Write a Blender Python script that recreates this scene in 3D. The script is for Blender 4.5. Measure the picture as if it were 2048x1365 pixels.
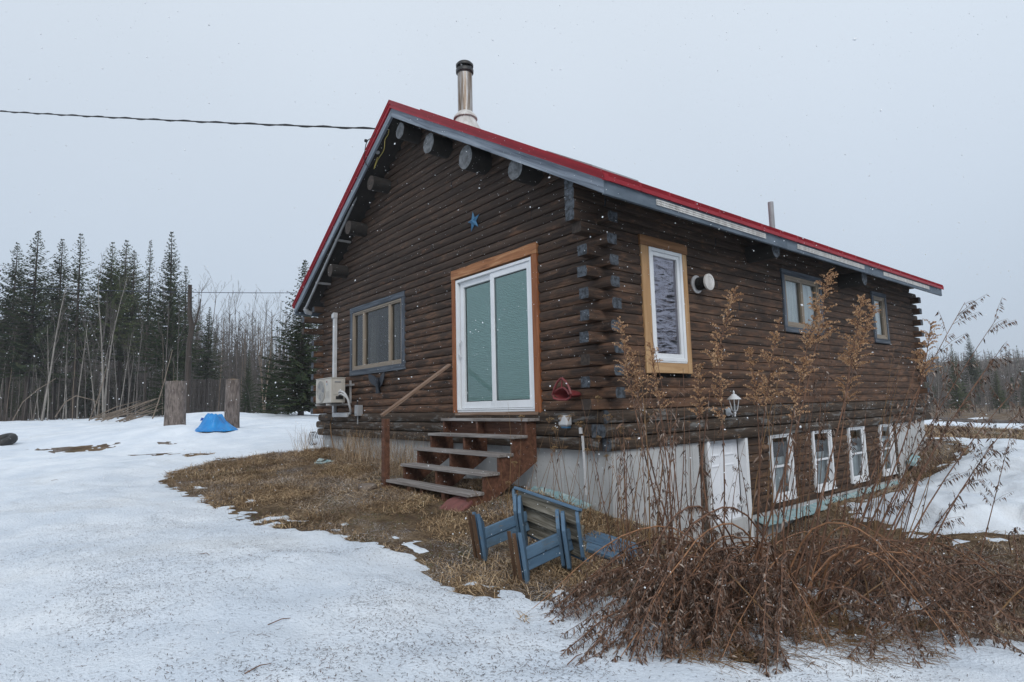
import bpy, bmesh, math, random
import numpy as np
from mathutils import Vector, Matrix

# ------------------------------------------------------------------ scene, camera, sky, sun, exposure
scene = bpy.context.scene
for o in list(bpy.data.objects):
    bpy.data.objects.remove(o)
COL = scene.collection
RAD = math.radians

CAM = np.array([4.565, -5.0975, 0.0614])
FPX, CX, CY = 1183.72, 1024.0, 682.5            # focal length and centre in photograph pixels (2048 wide)
YAW, PITCH, ROLL = 0.88913, 0.1100, -0.02435

def _axes():
    cy, sy = math.cos(YAW), math.sin(YAW)
    f0 = np.array([-sy, cy, 0]); r0 = np.array([cy, sy, 0]); u0 = np.array([0, 0, 1.0])
    f = math.cos(PITCH)*f0 + math.sin(PITCH)*u0
    u = -math.sin(PITCH)*f0 + math.cos(PITCH)*u0
    return f, math.cos(ROLL)*r0 + math.sin(ROLL)*u, -math.sin(ROLL)*r0 + math.cos(ROLL)*u
AF, AR, AU = _axes()
def ray(u, v): return AF + AR*(u-CX)/FPX - AU*(v-CY)/FPX
def onx(u, v, x): d = ray(u, v); return CAM + d*(x-CAM[0])/d[0]
def ony(u, v, y): d = ray(u, v); return CAM + d*(y-CAM[1])/d[1]
def onz(u, v, z): d = ray(u, v); return CAM + d*(z-CAM[2])/d[2]
def at(u, v, dist): return CAM + ray(u, v)*dist

cam_data = bpy.data.cameras.new('camera')
cam = bpy.data.objects.new('camera', cam_data); COL.objects.link(cam)
cam_data.sensor_fit = 'HORIZONTAL'; cam_data.sensor_width = 36.0
cam_data.lens = FPX*36.0/2048.0
cam_data.clip_start = 0.05; cam_data.clip_end = 3000
M = Matrix.Identity(4)
for i in range(3):
    M[i][0] = AR[i]; M[i][1] = AU[i]; M[i][2] = -AF[i]; M[i][3] = CAM[i]
cam.matrix_world = M
scene.camera = cam

SUN_EL, SUN_AZ = RAD(37), RAD(122)              # hidden behind the cloud, to the right of the camera
world = bpy.data.worlds.new('World'); scene.world = world; world.use_nodes = True
wn, wl = world.node_tree.nodes, world.node_tree.links
wn.clear()
w_out = wn.new('ShaderNodeOutputWorld'); w_bg = wn.new('ShaderNodeBackground')
w_bg.inputs['Strength'].default_value = 0.1
w_sky = wn.new('ShaderNodeTexSky'); w_sky.sky_type = 'NISHITA'; w_sky.sun_disc = False
w_sky.sun_elevation = SUN_EL; w_sky.sun_rotation = SUN_AZ; w_sky.air_density = 1.0; w_sky.dust_density = 3.0
# full cloud cover in front of that sky: an even overcast, a little brighter towards the zenith
w_tc = wn.new('ShaderNodeTexCoord'); w_sep = wn.new('ShaderNodeSeparateXYZ')
wl.new(w_tc.outputs['Generated'], w_sep.inputs[0])
w_ramp = wn.new('ShaderNodeValToRGB')
w_ramp.color_ramp.elements[0].position = 0.0; w_ramp.color_ramp.elements[0].color = (0.505, 0.60, 0.725, 1)
w_ramp.color_ramp.elements[1].position = 0.75; w_ramp.color_ramp.elements[1].color = (0.83, 0.91, 1.0, 1)
wl.new(w_sep.outputs['Z'], w_ramp.inputs[0])
w_noise = wn.new('ShaderNodeTexNoise'); w_noise.inputs['Scale'].default_value = 1.3; w_noise.inputs['Detail'].default_value = 2
wl.new(w_tc.outputs['Generated'], w_noise.inputs['Vector'])
w_map = wn.new('ShaderNodeMapRange'); w_map.inputs[3].default_value = 8.9; w_map.inputs[4].default_value = 11.1
wl.new(w_noise.outputs['Fac'], w_map.inputs[0])
w_mul = wn.new('ShaderNodeVectorMath'); w_mul.operation = 'SCALE'
wl.new(w_ramp.outputs[0], w_mul.inputs[0]); wl.new(w_map.outputs[0], w_mul.inputs['Scale'])
w_mix = wn.new('ShaderNodeMix'); w_mix.data_type = 'RGBA'; w_mix.inputs['Factor'].default_value = 0.93
wl.new(w_sky.outputs[0], w_mix.inputs[6]); wl.new(w_mul.outputs[0], w_mix.inputs[7])
wl.new(w_mix.outputs[2], w_bg.inputs[0]); wl.new(w_bg.outputs[0], w_out.inputs[0])

sun_data = bpy.data.lights.new('sun', 'SUN'); sun_data.energy = 1.5; sun_data.angle = RAD(28)
sun_data.color = (1.0, 0.97, 0.93)
sun = bpy.data.objects.new('sun', sun_data); COL.objects.link(sun)
_d = Vector((math.sin(SUN_AZ)*math.cos(SUN_EL), math.cos(SUN_AZ)*math.cos(SUN_EL), math.sin(SUN_EL)))
sun.rotation_euler = _d.to_track_quat('Z', 'Y').to_euler()

scene.view_settings.view_transform = 'Standard'; scene.view_settings.look = 'None'
scene.view_settings.exposure = 0.0; scene.view_settings.gamma = 1.0
scene.view_settings.use_curve_mapping = False
scene.cycles.use_denoising = True
scene.cycles.max_bounces = 6; scene.cycles.diffuse_bounces = 3; scene.cycles.glossy_bounces = 3
scene.cycles.transparent_max_bounces = 12; scene.cycles.transmission_bounces = 4; scene.cycles.volume_bounces = 1
scene.cycles.caustics_reflective = False; scene.cycles.caustics_refractive = False

# ------------------------------------------------------------------ materials
def new_mat(name):
    m = bpy.data.materials.new(name); m.use_nodes = True
    return m, m.node_tree.nodes, m.node_tree.links, m.node_tree.nodes['Principled BSDF']

def coords(nt, scale=(1, 1, 1), world=False, rand=True):
    n, l = nt.nodes, nt.links
    if world:
        g = n.new('ShaderNodeNewGeometry'); src = g.outputs['Position']
    else:
        t = n.new('ShaderNodeTexCoord'); src = t.outputs['Object']
    mp = n.new('ShaderNodeMapping'); mp.inputs['Scale'].default_value = scale
    l.new(src, mp.inputs['Vector'])
    if rand and not world:
        oi = n.new('ShaderNodeObjectInfo'); mu = n.new('ShaderNodeMath'); mu.operation = 'MULTIPLY'
        mu.inputs[1].default_value = 37.0
        l.new(oi.outputs['Random'], mu.inputs[0]); l.new(mu.outputs[0], mp.inputs['Location'])
    return mp.outputs[0]

def noise(nt, vec, scale=5.0, detail=4.0, rough=0.6, dist=0.0):
    t = nt.nodes.new('ShaderNodeTexNoise')
    t.inputs['Scale'].default_value = scale; t.inputs['Detail'].default_value = detail
    t.inputs['Roughness'].default_value = rough; t.inputs['Distortion'].default_value = dist
    nt.links.new(vec, t.inputs['Vector'])
    return t.outputs['Fac']

def ramp(nt, fac, stops):
    r = nt.nodes.new('ShaderNodeValToRGB'); e = r.color_ramp.elements
    while len(e) < len(stops): e.new(0.5)
    for k, (p, c) in enumerate(stops):
        e[k].position = p
        e[k].color = (c, c, c, 1) if isinstance(c, (int, float)) else (*c, 1)
    nt.links.new(fac, r.inputs[0])
    return r.outputs[0]

def mixc(nt, fac, a, b, mode='MIX'):
    m = nt.nodes.new('ShaderNodeMix'); m.data_type = 'RGBA'; m.blend_type = mode
    for sock, v in ((m.inputs[0], fac), (m.inputs[6], a), (m.inputs[7], b)):
        if isinstance(v, (int, float)): sock.default_value = v
        elif isinstance(v, tuple): sock.default_value = (*v, 1)
        else: nt.links.new(v, sock)
    return m.outputs[2]

def bump(nt, height, strength=0.3, dist=0.01):
    b = nt.nodes.new('ShaderNodeBump'); b.inputs['Strength'].default_value = strength
    b.inputs['Distance'].default_value = dist
    nt.links.new(height, b.inputs['Height'])
    return b.outputs[0]

def simple(name, c1, c2=None, rough=0.7, scale=(6, 6, 6), metal=0.0, bmp=0.0, bdist=0.005, world=False, contrast=(0.35, 0.65), spec=0.5, detail=5):
    """two colours mixed by stretched noise, with some relief"""
    m, n, l, b = new_mat(name); nt = m.node_tree
    b.inputs['Roughness'].default_value = rough; b.inputs['Metallic'].default_value = metal
    b.inputs['Specular IOR Level'].default_value = spec
    if c2 is None: c2 = tuple(x*0.75 for x in c1)
    v = coords(nt, scale, world)
    f = noise(nt, v, 1.0, detail)
    l.new(ramp(nt, f, [(contrast[0], c1), (contrast[1], c2)]), b.inputs['Base Color'])
    if bmp: l.new(bump(nt, f, bmp, bdist), b.inputs['Normal'])
    return m

def island(name, cols, rough=0.8, spec=0.2, patch=False):
    """colour picked per loose piece (blade, leaf, needle spray)"""
    m, n, l, b = new_mat(name); nt = m.node_tree
    b.inputs['Roughness'].default_value = rough; b.inputs['Specular IOR Level'].default_value = spec
    g = n.new('ShaderNodeNewGeometry')
    r = n.new('ShaderNodeValToRGB'); e = r.color_ramp.elements
    while len(e) < len(cols): e.new(0.5)
    for k, c in enumerate(cols):
        e[k].position = k/(max(1, len(cols)-1)); e[k].color = (*c, 1)
    l.new(g.outputs['Random Per Island'], r.inputs[0])
    c = r.outputs[0]
    if patch:                                     # drifts of tone over the ground, and a dusting of fresh grains
        vw = coords(nt, (1, 1, 1), True)
        c = mixc(nt, 0.85, c, ramp(nt, noise(nt, vw, 1.5, 4, 0.6), [(0.34, (0.55, 0.45, 0.38)), (0.52, (1.25, 1.16, 1.04)), (0.68, (1.75, 1.68, 1.55))]), 'MULTIPLY')
        d = ramp(nt, noise(nt, vw, 60, 3, 0.6), [(0.50, 0.0), (0.60, 0.85)]); dz = ramp(nt, noise(nt, vw, 0.9, 4, 0.6), [(0.46, 0.03), (0.66, 0.75)])
        c = mixc(nt, mixc(nt, 1.0, d, dz, 'MULTIPLY'), c, (0.70, 0.73, 0.77))
    l.new(c, b.inputs['Base Color'])
    return m

def make_log_mat():
    m, n, l, b = new_mat('log_stain'); nt = m.node_tree
    v = coords(nt, (1.6, 22, 26))
    grain = noise(nt, v, 1.0, 7, 0.65, 0.4)
    v2 = coords(nt, (0.9, 3, 3)); blotch = noise(nt, v2, 1.6, 3)
    base = ramp(nt, grain, [(0.28, (0.020, 0.0135, 0.0105)), (0.52, (0.048, 0.0325, 0.025)), (0.75, (0.086, 0.059, 0.045))])
    oi = n.new('ShaderNodeObjectInfo')
    base = mixc(nt, 0.55, base, ramp(nt, oi.outputs['Random'], [(0.0, (0.45, 0.42, 0.40)), (1.0, (1.35, 1.27, 1.18))]), 'MULTIPLY')
    # stain worn off on the weather side: more towards the bottom of the wall, in stretched flakes
    g = n.new('ShaderNodeNewGeometry'); sp = n.new('ShaderNodeSeparateXYZ'); l.new(g.outputs['Position'], sp.inputs[0])
    mr = n.new('ShaderNodeMapRange'); mr.inputs[1].default_value = 2.6; mr.inputs[2].default_value = -0.3
    mr.inputs[3].default_value = 0.0; mr.inputs[4].default_value = 1.0
    l.new(sp.outputs['Z'], mr.inputs[0])
    v3 = coords(nt, (3.2, 13, 13)); flake = noise(nt, v3, 1.0, 6, 0.7, 0.5)
    add = n.new('ShaderNodeMath'); add.operation = 'MULTIPLY_ADD'; add.inputs[1].default_value = 0.20
    l.new(mr.outputs[0], add.inputs[0]); l.new(flake, add.inputs[2])
    add2 = n.new('ShaderNodeMath'); add2.operation = 'MULTIPLY_ADD'; add2.inputs[1].default_value = 0.22
    l.new(blotch, add2.inputs[0]); l.new(add.outputs[0], add2.inputs[2])
    wear = ramp(nt, add2.outputs[0], [(0.66, 0.0), (0.88, 1.0)])
    worn = ramp(nt, grain, [(0.3, (0.070, 0.038, 0.024)), (0.55, (0.140, 0.074, 0.044)), (0.75, (0.25, 0.155, 0.098))])
    col = mixc(nt, wear, base, worn)
    l.new(col, b.inputs['Base Color'])
    b.inputs['Roughness'].default_value = 0.75; b.inputs['Specular IOR Level'].default_value = 0.25
    v4 = coords(nt, (0.7, 60, 60)); crack = ramp(nt, noise(nt, v4, 1.0, 3, 0.5, 0.6), [(0.36, 0.0), (0.42, 1.0)])
    hh = mixc(nt, 0.5, grain, crack)
    l.new(bump(nt, hh, 0.55, 0.008), b.inputs['Normal'])
    return m

def make_skirt_mat():
    m, n, l, b = new_mat('sill_log_weathered'); nt = m.node_tree
    grain = noise(nt, coords(nt, (1.8, 24, 26)), 1.0, 7, 0.65, 0.4)
    base = ramp(nt, grain, [(0.3, (0.022, 0.016, 0.012)), (0.55, (0.062, 0.045, 0.034)), (0.75, (0.12, 0.085, 0.06))])
    f = noise(nt, coords(nt, (2.6, 10, 10)), 1.0, 6, 0.7, 0.4)
    grey = ramp(nt, grain, [(0.3, (0.07, 0.07, 0.068)), (0.7, (0.23, 0.225, 0.215))])
    col = mixc(nt, ramp(nt, f, [(0.53, 0.0), (0.64, 1.0)]), base, grey)
    f2 = noise(nt, coords(nt, (3.5, 13, 13)), 1.3, 6, 0.7, 0.4)
    col = mixc(nt, ramp(nt, f2, [(0.60, 0.0), (0.68, 1.0)]), col, (0.27, 0.16, 0.085))
    l.new(col, b.inputs['Base Color']); b.inputs['Roughness'].default_value = 0.85
    b.inputs['Specular IOR Level'].default_value = 0.2
    l.new(bump(nt, grain, 0.6, 0.01), b.inputs['Normal'])
    return m

def make_snow_mat():
    m, n, l, b = new_mat('old_snow'); nt = m.node_tree
    vw = coords(nt, (1, 1, 1), True)
    f = noise(nt, vw, 1.1, 5, 0.6); fine = noise(nt, vw, 42, 4, 0.65)
    c = ramp(nt, f, [(0.35, (0.63, 0.695, 0.775)), (0.7, (0.80, 0.845, 0.895))])
    dirt = ramp(nt, noise(nt, vw, 0.55, 7, 0.72, 0.6), [(0.54, 0.0), (0.74, 0.55)])
    c = mixc(nt, dirt, c, (0.55, 0.56, 0.56))
    specks = ramp(nt, noise(nt, vw, 95, 3, 0.6), [(0.62, 0.0), (0.70, 0.5)])
    c = mixc(nt, specks, c, (0.30, 0.27, 0.25))
    l.new(c, b.inputs['Base Color']); b.inputs['Roughness'].default_value = 0.6
    b.inputs['Specular IOR Level'].default_value = 0.35
    b.inputs['Subsurface Weight'].default_value = 0.0
    mid = noise(nt, vw, 7, 5, 0.6)
    hh = mixc(nt, 0.5, mid, fine)
    l.new(bump(nt, hh, 0.9, 0.045), b.inputs['Normal'])
    return m

def make_ground_mat():
    m, n, l, b = new_mat('dead_grass_soil'); nt = m.node_tree
    vw = coords(nt, (1, 1, 1), True)
    f1 = noise(nt, vw, 1.6, 6, 0.65, 0.3); f2 = noise(nt, vw, 28, 5, 0.7); f3 = noise(nt, vw, 0.9, 4)
    c = ramp(nt, f2, [(0.30, (0.050, 0.033, 0.020)), (0.5, (0.150, 0.102, 0.060)), (0.72, (0.30, 0.225, 0.14))])
    c = mixc(nt, ramp(nt, f1, [(0.42, 0.0), (0.58, 0.85)]), c, (0.062, 0.039, 0.024))
    c = mixc(nt, ramp(nt, f3, [(0.58, 0.0), (0.70, 0.5)]), c, (0.050, 0.058, 0.022))
    # dusting of fresh grains
    d = noise(nt, vw, 75, 3, 0.6); dz = noise(nt, vw, 1.0, 4, 0.6)
    dust = mixc(nt, 1.0, ramp(nt, d, [(0.52, 0.0), (0.62, 0.9)]), ramp(nt, dz, [(0.46, 0.03), (0.66, 0.7)]), 'MULTIPLY')
    c = mixc(nt, dust, c, (0.74, 0.77, 0.81))
    l.new(c, b.inputs['Base Color']); b.inputs['Roughness'].default_value = 0.95
    b.inputs['Specular IOR Level'].default_value = 0.1
    l.new(bump(nt, f2, 0.9, 0.03), b.inputs['Normal'])
    return m

def make_glass(name, tint=(0.9, 0.95, 0.93), wav=0.0, boost=0.0, refl=(1, 1, 1)):
    m = bpy.data.materials.new(name); m.use_nodes = True
    nt = m.node_tree; n, l = nt.nodes, nt.links; n.clear()
    out = n.new('ShaderNodeOutputMaterial'); mix = n.new('ShaderNodeMixShader')
    tr = n.new('ShaderNodeBsdfTransparent'); gl = n.new('ShaderNodeBsdfGlossy'); fr = n.new('ShaderNodeFresnel')
    tr.inputs[0].default_value = (*tint, 1); gl.inputs['Roughness'].default_value = 0.015; gl.inputs['Color'].default_value = (*refl, 1)
    fr.inputs['IOR'].default_value = 1.52 + boost
    if wav:
        v = coords(nt, (1.2, 1.2, 7)); h = noise(nt, v, 2.4, 2, 0.5, 0.8)
        nb = bump(nt, h, wav, 0.02); l.new(nb, gl.inputs['Normal'])
    l.new(fr.outputs[0], mix.inputs[0]); l.new(tr.outputs[0], mix.inputs[1]); l.new(gl.outputs[0], mix.inputs[2])
    l.new(mix.outputs[0], out.inputs[0])
    return m

def make_roof_mat():
    m, n, l, b = new_mat('red_metal_roofing'); nt = m.node_tree
    f = noise(nt, coords(nt, (1.5, 1.5, 1.5)), 2, 4)
    l.new(ramp(nt, f, [(0.3, (0.22, 0.006, 0.014)), (0.7, (0.30, 0.010, 0.020))]), b.inputs['Base Color'])
    b.inputs['Roughness'].default_value = 0.45; b.inputs['Specular IOR Level'].default_value = 0.28
    return m

def make_chimney_mat():
    m, n, l, b = new_mat('stained_stainless'); nt = m.node_tree
    f = noise(nt, coords(nt, (22, 22, 1.6)), 1.0, 5, 0.6)
    c = ramp(nt, f, [(0.35, (0.42, 0.42, 0.42)), (0.5, (0.27, 0.235, 0.20)), (0.62, (0.15, 0.10, 0.06))])
    l.new(c, b.inputs['Base Color']); b.inputs['Metallic'].default_value = 0.45; b.inputs['Roughness'].default_value = 0.48
    return m

def make_blind_mat():
    m, n, l, b = new_mat('slatted_blind_teal'); nt = m.node_tree
    t = n.new('ShaderNodeTexCoord'); w = n.new('ShaderNodeTexWave')
    w.wave_type = 'BANDS'; w.bands_direction = 'Z'; w.inputs['Scale'].default_value = 12.5
    w.inputs['Distortion'].default_value = 0.0
    l.new(t.outputs['Object'], w.inputs['Vector'])
    f = noise(nt, coords(nt, (0.7, 0.7, 0.5)), 1.0, 2)
    c = mixc(nt, w.outputs['Fac'], (0.52, 0.61, 0.59), (0.63, 0.72, 0.70))
    l.new(mixc(nt, ramp(nt, f, [(0.3, 0.0), (0.7, 0.3)]), c, (0.47, 0.555, 0.54)), b.inputs['Base Color'])
    l.new(bump(nt, w.outputs['Fac'], 0.4, 0.006), b.inputs['Normal']); b.inputs['Roughness'].default_value = 0.6
    return m

def make_curtain_mat(name, a, bcol):
    m, n, l, b = new_mat(name); nt = m.node_tree
    f = noise(nt, coords(nt, (14, 14, 0.9)), 1.0, 3, 0.5, 0.5)
    l.new(ramp(nt, f, [(0.3, a), (0.7, bcol)]), b.inputs['Base Color'])
    l.new(bump(nt, f, 0.8, 0.03), b.inputs['Normal']); b.inputs['Roughness'].default_value = 0.9
    return m

def make_wood(name, dark, mid, light, stretch=(1.5, 18, 18), rough=0.75, knots=False, bmp=0.35, grain_dist=0.6):
    """planks run along local x"""
    m, n, l, b = new_mat(name); nt = m.node_tree
    g = noise(nt, coords(nt, stretch), 1.0, 6, 0.62, grain_dist)
    c = ramp(nt, g, [(0.28, dark), (0.5, mid), (0.74, light)])
    if knots:
        vo = n.new('ShaderNodeTexVoronoi'); vo.inputs['Scale'].default_value = 1.0
        l.new(coords(nt, (3.2, 9, 9)), vo.inputs['Vector'])
        k = ramp(nt, vo.outputs['Distance'], [(0.05, 1.0), (0.14, 0.0)])
        c = mixc(nt, k, c, tuple(x*0.45 for x in dark))
    l.new(c, b.inputs['Base Color']); b.inputs['Roughness'].default_value = rough
    b.inputs['Specular IOR Level'].default_value = 0.25
    l.new(bump(nt, g, bmp, 0.006), b.inputs['Normal'])
    return m

def make_worn_paint(name, a, b_, wood):
    m, n, l, b = new_mat(name); nt = m.node_tree
    g = noise(nt, coords(nt, (2.0, 14, 14)), 1.0, 5, 0.6)
    c = ramp(nt, g, [(0.35, a), (0.65, b_)])
    chip = ramp(nt, noise(nt, coords(nt, (7, 26, 26)), 1.0, 5, 0.7, 0.4), [(0.63, 0.0), (0.68, 0.9)])
    c = mixc(nt, chip, c, wood)
    grime = ramp(nt, noise(nt, coords(nt, (3, 5, 5)), 1.0, 4, 0.6), [(0.5, 0.0), (0.72, 0.55)])
    c = mixc(nt, grime, c, (0.045, 0.055, 0.055))
    nail = n.new('ShaderNodeTexVoronoi'); nail.inputs['Scale'].default_value = 1.0; l.new(coords(nt, (6, 13, 13)), nail.inputs['Vector'])
    c = mixc(nt, ramp(nt, nail.outputs['Distance'], [(0.05, 0.9), (0.075, 0.0)]), c, (0.02, 0.02, 0.02))
    l.new(c, b.inputs['Base Color']); b.inputs['Roughness'].default_value = 0.62; b.inputs['Specular IOR Level'].default_value = 0.35
    l.new(bump(nt, mixc(nt, 0.5, g, chip), 0.35, 0.004), b.inputs['Normal'])
    return m

def make_concrete():
    m, n, l, b = new_mat('poured_concrete'); nt = m.node_tree
    vw = coords(nt, (1, 1, 1), True)
    c = ramp(nt, noise(nt, vw, 1.6, 8, 0.6), [(0.3, (0.52, 0.53, 0.535)), (0.7, (0.39, 0.40, 0.405))])
    st = ramp(nt, noise(nt, coords(nt, (5, 5, 0.35), True), 1.0, 5, 0.65), [(0.54, 0.0), (0.72, 0.38)])     # runs down the wall
    c = mixc(nt, st, c, (0.25, 0.245, 0.235))
    pit = ramp(nt, noise(nt, vw, 38, 3, 0.6), [(0.66, 0.0), (0.72, 0.7)])
    c = mixc(nt, pit, c, (0.20, 0.20, 0.19))
    sp = ramp(nt, noise(nt, coords(nt, (2.2, 2.2, 1.4), True), 1.2, 6, 0.7), [(0.60, 0.0), (0.76, 0.5)])     # mud splashes
    c = mixc(nt, sp, c, (0.23, 0.20, 0.165))
    l.new(c, b.inputs['Base Color']); b.inputs['Roughness'].default_value = 0.92; b.inputs['Specular IOR Level'].default_value = 0.2
    l.new(bump(nt, noise(nt, vw, 22, 5, 0.6), 0.35, 0.006), b.inputs['Normal'])
    return m

MT = {}
MT['log'] = make_log_mat(); MT['skirt'] = make_skirt_mat()
MT['log_end'] = simple('log_end_grey', (0.070, 0.083, 0.100), (0.020, 0.023, 0.028), 0.85, (14, 22, 22), bmp=0.6, contrast=(0.42, 0.60))
MT['log_end_brown'] = simple('log_end_brown', (0.05, 0.035, 0.027), (0.02, 0.015, 0.012), 0.85, (18, 30, 30), bmp=0.5)
MT['infill'] = make_wood('infill_log', (0.022, 0.014, 0.010), (0.065, 0.042, 0.030), (0.20, 0.115, 0.065), (2.2, 16, 16), 0.85, bmp=0.7)
MT['dark'] = simple('shadow_gap_board', (0.012, 0.010, 0.009), None, 0.9)
MT['interior'] = simple('dark_room_lining', (0.05, 0.035, 0.024), (0.03, 0.022, 0.016), 0.8, (1, 1, 6))  # darkness of the unlit rooms behind the panes, put into the colour
MT['snow'] = make_snow_mat(); MT['ground'] = make_ground_mat()
MT['concrete'] = make_concrete()
MT['fascia_wood'] = make_wood('weathered_grey_board', (0.085, 0.10, 0.125), (0.19, 0.22, 0.26), (0.33, 0.37, 0.42), (0.9, 22, 22), 0.85, bmp=0.6)
MT['fascia_paint'] = simple('worn_slate_paint', (0.062, 0.085, 0.112), (0.115, 0.145, 0.18), 0.7, (2.5, 7, 7), bmp=0.15)
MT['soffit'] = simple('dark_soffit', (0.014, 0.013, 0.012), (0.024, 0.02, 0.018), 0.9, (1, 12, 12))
MT['roof'] = make_roof_mat()
MT['pine_orange'] = make_wood('orange_pine', (0.15, 0.062, 0.028), (0.31, 0.135, 0.058), (0.48, 0.27, 0.14), (1.6, 16, 16), 0.6)
MT['pine_red'] = make_wood('red_brown_pine', (0.14, 0.045, 0.018), (0.235, 0.085, 0.034), (0.32, 0.135, 0.06), (1.6, 16, 16), 0.6)
MT['pine_blond'] = make_wood('blond_pine', (0.27, 0.145, 0.066), (0.42, 0.255, 0.125), (0.55, 0.375, 0.205), (1.2, 15, 15), 0.55, knots=True)
MT['pine_dark'] = make_wood('brown_pine', (0.13, 0.062, 0.028), (0.235, 0.118, 0.055), (0.34, 0.19, 0.095), (1.2, 15, 15), 0.6)
MT['vinyl'] = simple('white_vinyl', (0.74, 0.76, 0.78), (0.66, 0.68, 0.70), 0.35, (2, 2, 2))
MT['door_white'] = simple('white_steel_door', (0.80, 0.83, 0.88), (0.74, 0.77, 0.82), 0.45, (2, 2, 2))
MT['clad_tan'] = simple('tan_window_cladding', (0.25, 0.205, 0.155), (0.19, 0.155, 0.118), 0.5, (3, 3, 3))
MT['trim_grey'] = make_wood('slate_weathered_trim', (0.030, 0.038, 0.050), (0.068, 0.080, 0.098), (0.165, 0.19, 0.225), (1.4, 24, 24), 0.85, bmp=0.5)
MT['glass'] = make_glass('window_glass'); MT['glass_teal'] = make_glass('tinted_door_glass', (0.84, 0.99, 0.96))
MT['glass_wavy'] = make_glass('wavy_film_glass', (0.84, 0.83, 0.91), 0.9, 2.1, (0.90, 0.88, 1.0))
MT['blind'] = make_blind_mat()
MT['curtain_white'] = make_curtain_mat('white_lace_curtain', (0.55, 0.59, 0.66), (0.84, 0.87, 0.92))
MT['curtain_lilac'] = make_curtain_mat('lilac_curtain', (0.38, 0.36, 0.45), (0.56, 0.54, 0.64))
MT['curtain_tan'] = make_curtain_mat('tan_curtain', (0.05, 0.042, 0.03), (0.15, 0.13, 0.10))
MT['chimney'] = make_chimney_mat()
MT['black_metal'] = simple('black_metal', (0.012, 0.012, 0.013), (0.02, 0.02, 0.02), 0.5)
MT['galv'] = simple('galvanised', (0.50, 0.50, 0.50), (0.36, 0.36, 0.37), 0.45, (9, 9, 9), metal=0.35)
MT['galv_pale'] = simple('pale_flashing', (0.66, 0.65, 0.63), (0.42, 0.40, 0.38), 0.5, (10, 10, 3))
MT['pvc'] = simple('pvc_white', (0.52, 0.53, 0.545), (0.45, 0.46, 0.47), 0.45)
MT['pvc_grey'] = simple('pvc_grey', (0.30, 0.31, 0.325), (0.24, 0.25, 0.26), 0.5)
MT['beige_metal'] = simple('beige_enamel', (0.50, 0.475, 0.43), (0.42, 0.40, 0.36), 0.45, (4, 4, 4))
MT['stair_red'] = make_wood('red_brown_stain', (0.050, 0.024, 0.015), (0.110, 0.050, 0.031), (0.185, 0.090, 0.056), (2, 16, 16), 0.7)
MT['tread'] = make_wood('weathered_tread', (0.095, 0.082, 0.074), (0.215, 0.195, 0.184), (0.40, 0.385, 0.38), (1.3, 26, 26), 0.85, bmp=0.7)
MT['rail'] = make_wood('worn_handrail', (0.10, 0.058, 0.036), (0.20, 0.13, 0.092), (0.34, 0.26, 0.21), (1.3, 24, 24), 0.8)
MT['bench_blue'] = make_worn_paint('blue_bench_paint', (0.058, 0.115, 0.185), (0.098, 0.170, 0.250), (0.17, 0.145, 0.115))
MT['bench_raw'] = make_wood('raw_grey_plank', (0.045, 0.040, 0.030), (0.17, 0.155, 0.122), (0.34, 0.32, 0.275), (1.5, 18, 22), 0.9, bmp=0.9, grain_dist=1.8)
MT['bench_edge'] = make_wood('bare_brown_edge', (0.035, 0.020, 0.012), (0.095, 0.055, 0.033), (0.17, 0.10, 0.06), (1.5, 14, 14), 0.9)
MT['red_stone'] = simple('red_paver', (0.19, 0.068, 0.060), (0.13, 0.05, 0.045), 0.9, (9, 9, 9), bmp=0.5)
MT['stone'] = simple('field_stone', (0.22, 0.175, 0.14), (0.11, 0.085, 0.07), 0.9, (8, 8, 8), bmp=0.8)
MT['tarp'] = simple('blue_tarp', (0.010, 0.245, 0.60), (0.006, 0.16, 0.45), 0.35, (3, 3, 3), bmp=0.5, bdist=0.03)
MT['blue_plastic'] = simple('blue_plastic', (0.012, 0.06, 0.30), None, 0.4)
MT['bark_stump'] = simple('rough_bark', (0.215, 0.178, 0.158), (0.070, 0.055, 0.047), 0.95, (20, 20, 5), bmp=1.0, bdist=0.03)
MT['cut_wood'] = simple('fresh_cut_wood', (0.42, 0.27, 0.13), (0.30, 0.18, 0.09), 0.8, (12, 12, 12))
MT['rubber'] = simple('black_rubber', (0.012, 0.012, 0.013), (0.02, 0.02, 0.02), 0.6)
MT['foam'] = simple('blue_foam_board', (0.17, 0.31, 0.34), (0.36, 0.43, 0.43), 0.9, (9, 9, 9), bmp=0.8, bdist=0.02)
MT['red_plastic'] = simple('red_plastic', (0.20, 0.034, 0.036), (0.145, 0.026, 0.028), 0.5, (5, 5, 5))
MT['star_blue'] = simple('blue_tin', (0.050, 0.165, 0.29), (0.030, 0.11, 0.21), 0.5, (8, 8, 8), metal=0.2)
MT['dark_ornament'] = simple('dark_cast_metal', (0.016, 0.022, 0.033), (0.010, 0.013, 0.02), 0.45)
MT['white_metal'] = simple('white_cast_metal', (0.62, 0.64, 0.66), (0.50, 0.52, 0.54), 0.5)
MT['lamp_glass'] = make_glass('lamp_glass', (0.82, 0.84, 0.85))
MT['cable'] = simple('black_cable', (0.012, 0.012, 0.014), None, 0.6)
MT['cable_yellow'] = simple('yellow_wire', (0.30, 0.245, 0.05), None, 0.5)
MT['blue_wire'] = simple('distant_cable', (0.02, 0.03, 0.06), None, 0.6)
MT['grass'] = island('dead_grass_blades', [(0.075, 0.048, 0.028), (0.17, 0.115, 0.066), (0.29, 0.21, 0.128), (0.43, 0.34, 0.225), (0.14, 0.088, 0.05), (0.36, 0.275, 0.175)], patch=True)
MT['grass_green'] = island('green_grass_blades', [(0.055, 0.065, 0.02), (0.09, 0.10, 0.03), (0.14, 0.12, 0.05)])
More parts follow.
